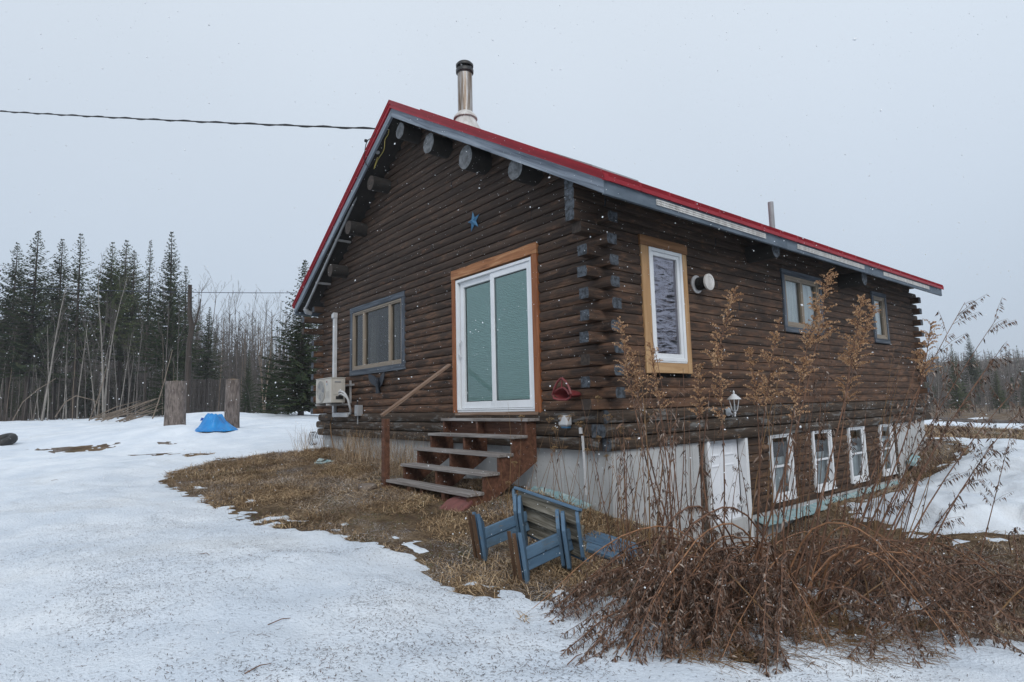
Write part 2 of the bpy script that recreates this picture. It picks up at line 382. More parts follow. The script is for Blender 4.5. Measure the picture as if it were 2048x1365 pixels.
MT['litter'] = island('needle_litter', [(0.025, 0.02, 0.02), (0.07, 0.048, 0.04), (0.12, 0.085, 0.075), (0.15, 0.07, 0.045)])
MT['stem_brown'] = simple('weed_stem_brown', (0.185, 0.090, 0.049), (0.085, 0.042, 0.025), 0.7, (30, 30, 6), contrast=(0.4, 0.6))
MT['stem_straw'] = simple('weed_stem_straw', (0.25, 0.145, 0.062), (0.15, 0.080, 0.036), 0.7, (30, 30, 6))
MT['stem_rust'] = simple('weed_stem_rust', (0.33, 0.165, 0.08), (0.19, 0.092, 0.046), 0.7, (30, 30, 6), contrast=(0.4, 0.6))
MT['leaf_dry'] = island('dry_curled_leaves', [(0.030, 0.020, 0.016), (0.098, 0.057, 0.040), (0.18, 0.112, 0.080), (0.053, 0.032, 0.024), (0.33, 0.27, 0.23), (0.12, 0.069, 0.047)])
MT['plume'] = island('seed_plume', [(0.38, 0.215, 0.115), (0.58, 0.36, 0.20), (0.78, 0.56, 0.36), (0.48, 0.28, 0.15)])
MT['umbel'] = island('dried_umbel', [(0.22, 0.135, 0.06), (0.36, 0.245, 0.125), (0.47, 0.36, 0.22)])
MT['needles'] = island('spruce_needles', [(0.014, 0.022, 0.011), (0.026, 0.043, 0.018), (0.048, 0.066, 0.026), (0.020, 0.032, 0.014), (0.058, 0.058, 0.028)])
MT['needles_light'] = island('pine_needles', [(0.030, 0.046, 0.017), (0.055, 0.076, 0.028), (0.085, 0.094, 0.038)])
MT['bark'] = simple('conifer_bark', (0.062, 0.048, 0.040), (0.03, 0.024, 0.02), 0.95, (8, 8, 1.5))
MT['bark_pale'] = simple('pale_bark', (0.28, 0.255, 0.225), (0.15, 0.135, 0.12), 0.9, (5, 5, 1.2))
MT['bark_tan'] = simple('tan_bark', (0.21, 0.165, 0.125), (0.12, 0.092, 0.070), 0.9, (5, 5, 1.2))
MT['bark_grey'] = simple('grey_bark', (0.125, 0.108, 0.098), (0.068, 0.058, 0.053), 0.9, (5, 5, 1.2))
MT['purlin_end'] = simple('weathered_log_end', (0.155, 0.165, 0.175), (0.055, 0.058, 0.062), 0.85, (14, 14, 14), bmp=0.5)
MT['flake'] = simple('snowflake', (0.86, 0.88, 0.90), None, 0.8)

# ------------------------------------------------------------------ geometry helpers
def cross3(a, b):
    return np.array((a[1]*b[2]-a[2]*b[1], a[2]*b[0]-a[0]*b[2], a[0]*b[1]-a[1]*b[0]))
def norm3(a): return math.sqrt(a[0]*a[0]+a[1]*a[1]+a[2]*a[2])

class MB:
    """collects shapes, then becomes one mesh object"""
    def __init__(s): s.v = []; s.f = []; s.mi = []
    def add(s, verts, faces, mi=0):
        o = len(s.v); s.v.extend([tuple(p) for p in verts])
        for f in faces: s.f.append(tuple(i+o for i in f)); s.mi.append(mi)
        return s
    def box(s, x0, x1, y0, y1, z0, z1, mi=0, mtx=None):
        vs = [(x, y, z) for x in (x0, x1) for y in (y0, y1) for z in (z0, z1)]
        if mtx is not None: vs = [tuple(mtx @ Vector(p)) for p in vs]
        fs = [(0, 1, 3, 2), (4, 6, 7, 5), (0, 4, 5, 1), (2, 3, 7, 6), (0, 2, 6, 4), (1, 5, 7, 3)]
        return s.add(vs, fs, mi)
    def prism(s, poly, ax, a0, a1, mi=0):
        """polygon in the two axes other than ax, extruded along ax"""
        def mk(p, a):
            return (a, p[0], p[1]) if ax == 0 else (p[0], a, p[1]) if ax == 1 else (p[0], p[1], a)
        n = len(poly); vs = [mk(p, a0) for p in poly]+[mk(p, a1) for p in poly]
        fs = [tuple(range(n))[::-1], tuple(range(n, 2*n))]+[(i, (i+1) % n, n+(i+1) % n, n+i) for i in range(n)]
        return s.add(vs, fs, mi)
    def tube(s, pts, rad, n=8, cap=True, mi=0):
        pts = [Vector(p) for p in pts]; k = len(pts)
        if not hasattr(rad, '__len__'): rad = [rad]*k
        vs = []; up = Vector((0.13, 0.21, 0.97))
        for i, p in enumerate(pts):
            t = (pts[min(i+1, k-1)]-pts[max(i-1, 0)])
            t = t.normalized() if t.length > 1e-9 else Vector((0, 0, 1))
            a = t.cross(up)
            if a.length < 1e-3: a = t.cross(Vector((1, 0, 0)))
            a.normalize(); b = t.cross(a)
            for j in range(n):
                th = 2*math.pi*j/n
                vs.append(tuple(p+(a*math.cos(th)+b*math.sin(th))*rad[i]))
        fs = [(i*n+j, i*n+(j+1) % n, (i+1)*n+(j+1) % n, (i+1)*n+j) for i in range(k-1) for j in range(n)]
        if cap: fs += [tuple(range(n))[::-1], tuple((k-1)*n+j for j in range(n))]
        return s.add(vs, fs, mi)
    def lathe(s, prof, c=(0, 0, 0), axis='z', n=20, mi=0):
        vs = []
        for r, h in prof:
            for j in range(n):
                th = 2*math.pi*j/n; a, b = r*math.cos(th), r*math.sin(th)
                p = (a, b, h) if axis == 'z' else (h, a, b) if axis == 'x' else (a, h, b)
                vs.append((p[0]+c[0], p[1]+c[1], p[2]+c[2]))
        k = len(prof)
        fs = [(i*n+j, i*n+(j+1) % n, (i+1)*n+(j+1) % n, (i+1)*n+j) for i in range(k-1) for j in range(n)]
        fs += [tuple(range(n))[::-1], tuple((k-1)*n+j for j in range(n))]
        return s.add(vs, fs, mi)
    def build(s, name, mat, parent=None, smooth=False, bevel=0.0, loc=None, rot=None, recalc=True):
        me = bpy.data.meshes.new(name); me.from_pydata(s.v, [], s.f)
        mats = mat if isinstance(mat, (list, tuple)) else [mat]
        for m in mats: me.materials.append(MT[m] if isinstance(m, str) else m)
        if any(s.mi): me.polygons.foreach_set('material_index', s.mi)
        bm = bmesh.new(); bm.from_mesh(me)
        if recalc and len(s.f) < 4000: bmesh.ops.recalc_face_normals(bm, faces=bm.faces)
        if bevel: bmesh.ops.bevel(bm, geom=list(bm.edges), offset=bevel, segments=1, affect='EDGES', profile=0.5)
        bm.to_mesh(me); bm.free()
        if smooth:
            me.polygons.foreach_set('use_smooth', [True]*len(me.polygons))
            try: me.set_sharp_from_angle(angle=RAD(50))
            except Exception: pass
        me.update()
        return link(name, me, parent, loc, rot)

WM = {}                                          # world matrix of everything linked so far
def link(name, me, parent=None, loc=None, rot=None):
    """loc and rot are in world space, also for parts"""
    o = bpy.data.objects.new(name, me); COL.objects.link(o)
    mw = Matrix.Identity(4)
    if rot is not None:
        o.rotation_euler = rot; mw = o.rotation_euler.to_matrix().to_4x4()
    if loc is not None:
        o.location = loc; mw = Matrix.Translation(Vector(loc)) @ mw
    if parent is not None:
        o.parent = parent; o.matrix_parent_inverse = WM[parent.name].inverted()
    WM[o.name] = mw
    return o

def raw(name, V, F, mat, parent=None, smooth=False):
    """fast path for big meshes: V (n,3) array, F (m,3|4) array"""
    V = np.asarray(V, np.float32); F = np.asarray(F, np.int32); k = F.shape[1]
    me = bpy.data.meshes.new(name)
    me.vertices.add(len(V)); me.vertices.foreach_set('co', V.ravel())
    me.loops.add(F.size); me.loops.foreach_set('vertex_index', F.ravel())
    me.polygons.add(len(F)); me.polygons.foreach_set('loop_start', np.arange(0, F.size, k, dtype=np.int32))
    try: me.polygons.foreach_set('loop_total', np.full(len(F), k, np.int32))
    except Exception: pass
    if smooth: me.polygons.foreach_set('use_smooth', np.ones(len(F), bool))
    me.materials.append(MT[mat] if isinstance(mat, str) else mat)
    me.update(calc_edges=True); me.validate()
    return link(name, me, parent)

def empty(name, loc=(0, 0, 0), rot=None):
    o = link(name, None, None, loc, rot); o.empty_display_size = 0.2
    return o

def smooth_path(pts, k=5):
    """Catmull-Rom through the given points"""
    p = [np.asarray(q, float) for q in pts]; p = [2*p[0]-p[1]]+p+[2*p[-1]-p[-2]]; out = []
    for i in range(1, len(p)-2):
        for s in range(k):
            t = s/k; out.append(.5*(2*p[i]+(p[i+1]-p[i-1])*t+(2*p[i-1]-5*p[i]+4*p[i+1]-p[i+2])*t*t+(3*p[i]-p[i-1]-3*p[i+1]+p[i+2])*t**3))
    return out+[p[-2]]

def tag(o, label=None, cat=None, group=None, kind=None):
    if label: o['label'] = label
    if cat: o['category'] = cat
    if group: o['group'] = group
    if kind: o['kind'] = kind
    return o

def copy_tree(o, parent=None):
    c = o.copy(); COL.objects.link(c); c.parent = parent
    for ch in list(o.children): copy_tree(ch, c)
    return c
# ------------------------------------------------------------------ the ground and the snow
W_, L_ = 8.578, 10.382                           # house: front wall along x (0 .. -W), side wall along y (0 .. L)
_pts = [(4.56, -5.1, -1.34), (2.3, -3.3, -1.30), (0, -5, -1.28), (4.2, -2.2, -1.42), (1.24, -2.35, -1.29), (0.5, -2.0, -1.26),
        (0.95, -1.0, -1.29), (-1.1, -1.3, -1.10), (-3.1, -1.2, -1.03), (-8.5, -.2, -.74), (-7.3, -.2, -.80), (-5, -.2, -.90), (-3, -.2, -.97), (-1, -.2, -1.02),
        (.2, -.1, -1.22), (.4, .9, -1.6), (.5, 2.4, -2.30), (1.2, 2.4, -2.25), (.3, 3.6, -1.95), (.25, 4.5, -1.72), (.25, 6.2, -1.68),
        (.25, 8.4, -1.62), (.25, 9.3, -1.35), (.25, 10.2, -1.05), (0, 12.2, -1.0), (0, 15, -1.1), (2.6, 1.4, -1.95), (3.6, 0.2, -1.6), (2, 3.9, -1.72), (2.6, 5.0, -1.62),
        (1.3, 6, -1.62), (1, 8, -1.42), (2, 10.5, -1.2), (4, 2, -1.85), (6, 0, -1.6), (6, 4, -1.75), (8, 8, -1.6), (7, -5, -1.45), (4, 14, -1.2), (-1, 24, -1.25), (8, 24, -1.5),
        (-4, 34, -1.55), (-8, 55, -2.0), (10, 55, -2.2), (-18, 110, -1.2), (-35, 220, 5.0), (25, 220, 4.0), (20, 110, -1.5), (40, 40, -1.8), (30, 10, -1.6), (80, 80, 0),
        (120, 0, 0), (60, -60, -1), (0, -60, -1), (0, -20, -1.3), (-20, -20, -.9), (-60, -60, 0), (-6.6, -3.6, -1.02), (-12, -5.5, -.92), (-15.5, -1.8, -.52), (-12, -1.0, -.64),
        (-20, -5, -.62), (-34, -4.3, -.32), (-24, 0.5, -.42), (-48, -6, -.15), (-46, 12, -.05), (-30, 12, -.2), (-15, 6, -.5), (-9, 10.5, -.85), (-5, 12, -.95), (-22, 30, -.5),
        (-70, 0, -.1), (-70, 40, .0), (-50, 70, .0), (-150, 0, .3), (-140, 90, .5), (-90, 180, 1.5), (-260, 0, 1), (-200, 200, 3), (0, 350, 14), (-150, 320, 14), (120, 300, 10),
        (-300, -200, 6), (200, -150, 2), (0, -300, 2), (300, 100, 4), (-9.5, 0.5, -.73), (-10.5, 4, -.6)]
_P = np.array(_pts, float)
def _tk(r2): return np.where(r2 > 1e-12, 0.5*r2*np.log(r2+1e-12), 0.0)
_n = len(_P); _K = _tk(((_P[:, None, :2]-_P[None, :, :2])**2).sum(-1)) + np.eye(_n)*1e-3
_A = np.block([[_K, np.c_[np.ones(_n), _P[:, :2]]], [np.r_[np.ones((1, _n)), _P[:, :2].T], np.zeros((3, 3))]])
_w = np.linalg.solve(_A, np.r_[_P[:, 2], 0, 0, 0])
def tps(x, y):
    x = np.asarray(x, float); y = np.asarray(y, float); sh = x.shape
    x = x.ravel(); y = y.ravel(); out = np.empty_like(x)
    for i in range(0, len(x), 20000):
        q = np.stack([x[i:i+20000], y[i:i+20000]], -1)
        out[i:i+20000] = _tk(((q[:, None, :]-_P[None, :, :2])**2).sum(-1)) @ _w[:_n] + _w[_n] + q @ _w[_n+1:]
    return out.reshape(sh)

def _hash(i, j, s):
    h = (i.astype(np.int64)*374761393 + j.astype(np.int64)*668265263 + s*974634533) & 0x7fffffff
    h = ((h ^ (h >> 13))*1274126177) & 0x7fffffff
    return ((h ^ (h >> 16)) & 0xffff)/65535.0
def vnoise(x, y, s=0):
    i = np.floor(x); j = np.floor(y); fx = x-i; fy = y-j
    fx = fx*fx*(3-2*fx); fy = fy*fy*(3-2*fy)
    a = _hash(i, j, s); b = _hash(i+1, j, s); c = _hash(i, j+1, s); d = _hash(i+1, j+1, s)
    return (a*(1-fx)+b*fx)*(1-fy)+(c*(1-fx)+d*fx)*fy
def fbm(x, y, oct=4, s=0):
    t = 0; a = 1; n = 0
    for o in range(oct):
        t = t+a*vnoise(x*2**o+17*o, y*2**o-9*o, s+o); n += a; a *= 0.5
    return t/n

def smooth01(t): t = np.clip(t, 0, 1); return t*t*(3-2*t)

def ground_z(x, y):
    x = np.asarray(x, float); y = np.asarray(y, float)
    z = tps(x, y)
    r = np.hypot(x-2, y+2)
    z = z + (fbm(x*1.7, y*1.7, 4, 3)-.5)*0.07 + (fbm(x*.35, y*.35, 3, 8)-.5)*0.22*smooth01((r-6)/20)
    # snow ridge behind the stumps
    for (bx, by, bz, sx) in RIDGES: z = z + bz*np.exp(-((x-bx)**2+(y-by)**2)/(2*sx*sx))
    # inside the cellar
    ins = np.minimum(np.minimum(-x-.14, x+W_-.14), np.minimum(y-.14, L_-.14-y))
    return np.where(ins > 0, np.minimum(z, -2.62), z)
RIDGES = []
for (u, v, d, h, s) in ((400, 822, 27, .34, 1.5), (520, 826, 28, .20, 2.2), (250, 870, 21, .10, 1.0), (335, 872, 16.5, .22, .9), (200, 878, 17, .10, 1.2)):
    q = at(u, v, d); RIDGES.append((q[0], q[1], h, s))

def hit(u, v, lift=0.0):
    """where the line of sight through a photograph pixel meets the ground"""
    d = ray(u, v); t = np.concatenate([np.arange(1.5, 14, .25), np.arange(14, 40, .8), np.arange(40, 200, 5)])
    for n in range(2):
        p = CAM+d*t[:, None]; g = p[:, 2]-lift-ground_z(p[:, 0], p[:, 1])
        k = int(np.argmax(g < 0)) if (g < 0).any() else len(t)-1
        if n == 0: t = np.linspace(t[max(0, k-1)], t[k], 24)
    return p[k].copy()

def axis_grid(lo, hi, step, far_lo, far_hi, grow=1.12):
    a = list(np.arange(lo, hi+1e-6, step)); s = step
    while a[-1] < far_hi: s *= grow; a.append(a[-1]+s)
    b = []; s = step; c = lo
    while c > far_lo: s *= grow; c -= s; b.append(c)
    return np.array(b[::-1]+a)
GX = axis_grid(-13, 5.2, 0.062, -420, 420); GY = axis_grid(-5.6, 11, 0.062, -420, 520)
MX, MY = np.meshgrid(GX, GY, indexing='ij')
GZ = ground_z(MX, MY)

# outlines of the snow-free ground
def wpoly(px, lift=0.0): return [tuple(hit(u, v, lift)[:2]) for u, v in px]
bare_main = wpoly([(300, 966), (350, 985), (430, 1015), (520, 1045), (600, 1060), (690, 1080), (760, 1085), (830, 1120), (900, 1162), (950, 1188),
                   (1040, 1200), (1090, 1215), (1060, 1240), (1120, 1285), (1230, 1300), (1330, 1290), (1480, 1325), (1650, 1300), (1760, 1250)]) + \
            [(4.3, .2), (6, 1.5), (6.5, 4.5)] + wpoly([(2047, 1062), (1890, 1078), (1800, 1050), (1740, 1035), (1700, 1022)]) + \
            [(.35, 5.6), (.45, 7.4), (.75, 9.0), (.85, 10.6), (-.4, 12.2), (-2, 12.0), (-9.2, 11.5), (-9.2, .9)] + \
            wpoly([(632, 897), (560, 905), (430, 917), (345, 945)])
bare_back = [(-9, 13.0), (-3, 12.6), (.4, 12.9), (2.2, 12.1), (5, 12.5), (14, 13), (12, 22), (2, 23.5), (-3, 23), (-8, 25)]
bare_small = [wpoly([(60, 900), (150, 892), (240, 893), (215, 901), (120, 907)]), wpoly([(195, 886), (245, 884), (240, 889), (200, 890)]),
              wpoly([(258, 910), (340, 907), (430, 908), (430, 913), (300, 913)]),
              wpoly([(300, 887), (330, 884), (350, 888), (320, 892)])]
def sdist(x, y, poly):
    """signed distance, positive outside"""
    p = np.array(poly); q = np.roll(p, -1, 0); d = np.full(x.shape, 1e9); inside = np.zeros(x.shape, bool)
    for (x0, y0), (x1, y1) in zip(p, q):
        ex, ey = x1-x0, y1-y0; t = np.clip(((x-x0)*ex+(y-y0)*ey)/(ex*ex+ey*ey+1e-12), 0, 1)
        d = np.minimum(d, np.hypot(x-x0-t*ex, y-y0-t*ey))
        c = ((y0 > y) != (y1 > y)); inside ^= c & (x < (x1-x0)*(y-y0)/(y1-y0+1e-12)+x0)
    return np.where(inside, -d, d)
def snow_depth(x, y):
    d = np.minimum(sdist(x, y, bare_main), sdist(x, y, bare_back))
    for b in bare_small: d = np.minimum(d, sdist(x, y, b)*1.0)
    edge = (fbm(x*2.2, y*2.2, 5, 21)-.5)*1.0 + (fbm(x*9, y*9, 3, 31)-.5)*.5
    d = d + edge*0.5
    dep = np.where(d > 0, 0.012+0.085*smooth01(d/1.1), 0.10*d)
    # thin ragged remnants just inside the melting edge
    rim = smooth01((d+.45)/.4)*(d < .05)
    rg = fbm(x*7.5, y*7.5, 4, 83)-.60
    dep = np.maximum(dep, np.where(rim*rg > 0, np.minimum(rim*rg*.16, .014), -1))
    # ragged leftovers lying among the weeds
    pz = fbm(x*1.9, y*1.9, 4, 55)-.500
    wz = smooth01((x-1.3)/.8)*smooth01((3.2-y)/1.2)*smooth01((y+3.4)/.5)
    dep = np.maximum(dep, np.where(pz*wz > 0.004, np.minimum((pz*wz-.004)*.35, .035), -1))
    # thick drift beside the cellar windows
    m = smooth01((x-.3)/1.0)*smooth01((y-3.2)/1.2)*smooth01((12.6-y)/3.0)
    dep = np.where(dep > 0, dep+0.16*m*smooth01(d/.45), dep)
    dep = dep + np.where(dep > 0, (fbm(x*.8, y*.8, 3, 71)-.5)*.05*smooth01(d/1.5), 0)
    far = smooth01((np.hypot(x-4, y+5)-24)/14)*.05*(fbm(x*.22, y*.6, 4, 91)-.62)*14
    dep = dep - np.where(y > 20, np.maximum(0, far)*.5, 0)
    woods = smooth01((np.hypot(x-4, y+5)-50)/8)*(fbm(x*.3, y*.3, 3, 61) > .34)
    return np.clip(dep-.5*woods, -.25, .4)
SD = snow_depth(MX, MY)
def grid_faces(nx, ny):
    i, j = np.meshgrid(np.arange(nx-1), np.arange(ny-1), indexing='ij'); a = (i*ny+j).ravel()
    return np.stack([a, a+ny, a+ny+1, a+1], -1)
FACES = grid_faces(len(GX), len(GY))
g = raw('ground', np.stack([MX, MY, GZ], -1).reshape(-1, 3), FACES, 'ground', smooth=True)
tag(g, kind='structure')
lump = (fbm(MX*1.6, MY*1.6, 4, 37)-.5)*.22*np.clip((SD-.12)/.12, 0, 1) + (fbm(MX*1.2, MY*1.2, 3, 39)-.5)*.05 + (fbm(MX*3.1, MY*3.1, 4, 41)-.5)*.05 + (fbm(MX*11, MY*11, 2, 47)-.5)*.010
SZ = GZ + SD + np.where(SD > 0, lump*np.clip(SD/.06, 0, 1), 0)
keep = (SD > -0.06).ravel()
kf = keep[FACES].any(1)
used = np.zeros(MX.size, bool); used[FACES[kf].ravel()] = True
idx = np.cumsum(used)-1
s_ = raw('snow', np.stack([MX, MY, SZ], -1).reshape(-1, 3)[used], idx[FACES[kf]], 'snow', smooth=True)
tag(s_, kind='structure')

def top_z(x, y):
    """height of whatever surface shows: snow or soil"""
    x = np.atleast_1d(np.asarray(x, float)); y = np.atleast_1d(np.asarray(y, float))
    i = np.clip(np.searchsorted(GX, x)-1, 0, len(GX)-2); j = np.clip(np.searchsorted(GY, y)-1, 0, len(GY)-2)
    fx = (x-GX[i])/(GX[i+1]-GX[i]); fy = (y-GY[j])/(GY[j+1]-GY[j])
    def bl(Z): return (Z[i, j]*(1-fx)+Z[i+1, j]*fx)*(1-fy)+(Z[i, j+1]*(1-fx)+Z[i+1, j+1]*fx)*fy
    return np.maximum(bl(GZ), bl(SZ)), bl(SD)
def gz1(x, y): return float(top_z(x, y)[0][0])
# ------------------------------------------------------------------ the log house
rng = random.Random(7)
house = empty('log_house', (-W_/2, L_/2, -1.2))
tag(house, 'dark brown log house with red metal roof and concrete basement', 'house')
XF, YF = -0.04, -0.02                            # outer faces of the side and the front log walls
HC, Z0 = 0.127, -0.003                           # course height, first course above the sill logs
TH = 0.13
XR, ZR, SLOPE, ZE, ES, ER, Y1 = -4.323, 5.283, 0.591, 2.44, 0.489, 0.471, 10.63
XLE = -W_-0.52                                   # left eave
def roof_under(x): return ZR-0.10-SLOPE*abs(x-XR)

def log_mesh(name, L, h, t, bulge, seed, flat=0.0, ends=(1, 1)):
    r = random.Random(seed); ns = max(2, int(L/0.55)+1); prof = []
    k = 7
    for j in range(k):
        a = -math.pi/2+math.pi*j/(k-1)
        c = math.cos(a)**(0.55+flat)
        prof.append((-bulge*c, h*(0.5+0.5*math.sin(a)*0.985)))
    prof = [(t, 0.003)]+prof+[(t, h-0.003)]
    n = len(prof); vs = []; oy = oz = 0
    for i in range(ns+1):
        x = -L/2+L*i/ns
        oy = oy*.5+r.uniform(-.006, .006); oz = oz*.5+r.uniform(-.0012, .0012)
        sc = 1+r.uniform(-.10, .10)
        for m, (y, z) in enumerate(prof):
            e = 0 if m in (0, n-1) else 1
            vs.append((x, (y*sc+oy)*e+y*(1-e), z+oz*e))
    fs = [(i*n+j, (i+1)*n+j, (i+1)*n+(j+1) % n, i*n+(j+1) % n) for i in range(ns) for j in range(n)]
    mi = [0]*len(fs)
    fs += [tuple(range(n)), tuple(ns*n+j for j in range(n))[::-1]]; mi += [1, 1]
    me = bpy.data.meshes.new(name); me.from_pydata(vs, [], fs)
    return me, mi

def put_log(parent, axis, a0, a1, z, h, t, bulge, face, mats=('log', 'log_end'), flat=0.0):
    me, mi = log_mesh('log', a1-a0, h, t, bulge, rng.random(), flat)
    if mats[1] == 'log_end' and rng.random() < .06: mats = (mats[0], 'log_end_brown')
    for m in mats: me.materials.append(MT[m])
    me.polygons.foreach_set('material_index', mi)
    me.polygons.foreach_set('use_smooth', [True]*len(mi))
    me.set_sharp_from_angle(angle=RAD(38))
    m = (a0+a1)/2
    dz = rng.uniform(-.001, .001)
    if axis == 'x': return link('log', me, parent, (m, face, z+dz))
    return link('log', me, parent, (face, m, z+dz), (0, 0, RAD(90)))

def course(parent, axis, a0, a1, z, h, t, bulge, face, holes, mats=('log', 'log_end'), flat=0.0, joint=0.6):
    """one course from a0 to a1, cut by the openings that cross it and by butt joints"""
    segs = [(a0, a1)]
    for (h0, h1, hz0, hz1) in holes:
        if z+h*.6 > hz0 and z+h*.4 < hz1:
            segs = [q for s in segs for q in ((s[0], min(s[1], h0)), (max(s[0], h1), s[1])) if q[1]-q[0] > .03]
    for s in segs:
        cut = [s[0]]
        if s[1]-s[0] > 2.2 and rng.random() < joint: cut.append(rng.uniform(s[0]+.7, s[1]-.7))
        if s[1]-s[0] > 5.0 and rng.random() < joint:
            c2 = rng.uniform(s[0]+1.0, s[1]-1.0)
            if all(abs(c2-c) > .6 for c in cut): cut.append(c2)
        cut = sorted(cut)+[s[1]]
        for c0, c1 in zip(cut[:-1], cut[1:]):
            put_log(parent, axis, c0+(.003 if c0 != a0 else 0), c1-(.003 if c1 != a1 else 0), z, h, t, bulge, face, mats, flat)

DOOR = (-3.115, -1.10, -0.05, 2.18); WIN1 = (-6.94, -4.655, .76, 2.14)
NWIN = (.735, 1.645, .43, 2.145); W3 = (4.295, 5.70, 1.16, 2.185); W4 = (7.98, 8.73, 1.165, 2.2)
# ---- front wall
fw = MB()
gab = [(-W_+.15, -.47), (-.15, -.47), (-.15, roof_under(-.15)-.02), (XR, ZR-.14), (-W_+.15, roof_under(-W_+.15)-.02)]
front_wall = MB()
def wall_back(mb, axis, a0, a1, z0, z1, off, holes, top=None):
    """thin backing board with its openings left out, as vertical strips"""
    cuts = sorted({a0, a1, *[h for q in holes for h in q[:2]], *(np.arange(a0, a1, .6).tolist() if top else [])})
    for c0, c1 in zip(cuts[:-1], cuts[1:]):
        m = (c0+c1)/2; zz = [z0]
        for q in sorted([q for q in holes if q[0] < m < q[1]], key=lambda q: q[2]): zz += [max(z0, q[2]), q[3]]
        t0, t1 = (top(c0), top(c1)) if top else (z1, z1)
        zz.append(None)
        for b, t in zip(zz[0::2], zz[1::2]):
            p0, p1 = (t0, t1) if t is None else (t, t)
            if min(p0, p1) <= b: continue
            for o in (0,):
                if axis == 'x': mb.add([(c0, off, b), (c1, off, b), (c1, off, p1), (c0, off, p0)], [(0, 1, 2, 3)])
                else: mb.add([(off, c0, b), (off, c1, b), (off, c1, p1), (off, c0, p0)], [(0, 1, 2, 3)])
wall_back(front_wall, 'x', -W_+.1, -.1, -.47, 0, YF+.10, [DOOR, WIN1], top=lambda x: roof_under(x)-.02)
front_wall = front_wall.build('front_wall', 'dark', house)
side_wall = MB(); wall_back(side_wall, 'y', .1, L_-.1, -.47, 2.5, XF-.10, [NWIN, W3, W4])
side_wall = side_wall.build('side_wall', 'dark', house)

PASS_R, PASS_F = 0.175, 0.235                      # log ends past the corner
nc = int((ZR-.2-Z0)/HC)+1
for k in range(nc):
    z = Z0+k*HC; zt = z+HC
    if z < 2.32:
        # front wall logs run past the corners on odd courses, side wall logs on even ones
        if k % 2: x0, x1 = -W_-.02-PASS_R+rng.uniform(-.03, .03), XF+PASS_R+rng.uniform(-.022, .022)
        else: x0, x1 = -W_+.16, -.17
    else:
        hw = (ZR-.13-z-HC*.5)/SLOPE
        x0, x1 = XR-hw, XR+hw
        if z < 2.46: x0, x1 = max(x0, -W_+.16), min(x1, -.17)
    if x1-x0 < .3: continue
    course(front_wall, 'x', x0, x1, z, HC, TH, .033, YF+.006, [DOOR, WIN1], flat=.34)
for k in range(21):
    z = Z0+k*HC
    if k % 2 == 0:
        ext = PASS_F+rng.uniform(-.022, .022) if k < 16 else .30 if k == 16 else .40
        y0, y1 = YF-ext, L_+.02+PASS_F+rng.uniform(-.02, .03)
    else: y0, y1 = YF+.135, L_-.12
    course(side_wall, 'y', y0, y1, z, HC, TH, .018, XF, [NWIN, W3, W4], flat=.10)
for k in (17,):                                   # corbelled plate log under the eave
    put_log(side_wall, 'y', YF-.40, YF+.11, Z0+k*HC, HC, TH, .02, XF)
put_log(side_wall, 'y', YF-.40, YF+.11, Z0+19*HC, HC, TH, .02, XF)
# far corner: ends of the back wall logs seen edge-on
for k in range(1, 18, 2): put_log(side_wall, 'x', -.4, XF+PASS_R, Z0+k*HC, HC, TH, .02, L_-.10)
# left corner: ends of the left wall logs coming forward
left_wall = MB(); left_wall.box(-W_+.02, -W_+.14, .1, L_-.1, -.47, 2.5)
left_wall = left_wall.build('left_wall', 'log', house)
back_wall = MB(); back_wall.prism([(-W_+.15, -.47), (-.15, -.47), (-.15, 2.5), (XR, ZR-.15), (-W_+.15, 2.5)], 1, L_-.14, L_-.02)
back_wall = back_wall.build('back_wall', 'log', house)
for k in range(0, 20, 2):
    ext = .46 if 13 < k < 18 else PASS_F
    put_log(left_wall, 'y', YF-ext, .6, Z0+k*HC, HC, TH, .02, -W_+.13)
for k in range(1, 20, 2): put_log(left_wall, 'y', .12, 1.2, Z0+k*HC, HC, TH, .02, -W_+.13)
# sill logs standing proud below
for k in range(3):
    z = -.470+k*.1555; d = (.055, .050, .045)[k]; h = .1535
    e0, e1 = ((.02, -.03), (.10, -.03), (-.02, .02))[k]
    course(front_wall, 'x', -W_-e0, XF+d-.08+e1, z, h, .16, .050, YF-d+.03, [], ('skirt', 'log_end_brown'), joint=.9)
    course(side_wall, 'y', YF-.03+(.02, -.06, .015)[k], L_+.25+(.06, .02, .0)[k], z, h, .16, .050, XF+d-.03, [], ('skirt', 'log_end'), joint=.9)

# ---- foundation
f = MB()
f.box(-W_+.02, -.02, .02, .22, -2.9, -.465)
f.box(-.22, -.02, .22, 1.72, -2.9, -.463); f.box(-.22, -.02, 8.66, L_-.02, -2.9, -.463)
f.box(-.22, -.035, 1.72, 8.66, -2.9, -1.565); f.box(-W_+.02, -W_+.22, .22, L_-.02, -2.9, -.466)
f.box(-W_+.22, -.22, L_-.22, L_-.02, -2.9, -.467)
foundation = f.build('foundation', 'concrete', house)
for x in np.arange(-8.1, -.3, .61):
    MB().box(x, x+.006, .010, .0185, -1.6, -.47).build('form_seam', 'concrete', foundation)
for y in list(np.arange(.35, 1.7, .61))+list(np.arange(8.9, 10.3, .41)):
    MB().box(-.0185, -.012, y, y+.006, -2.5, -.47).build('form_seam', 'concrete', foundation)

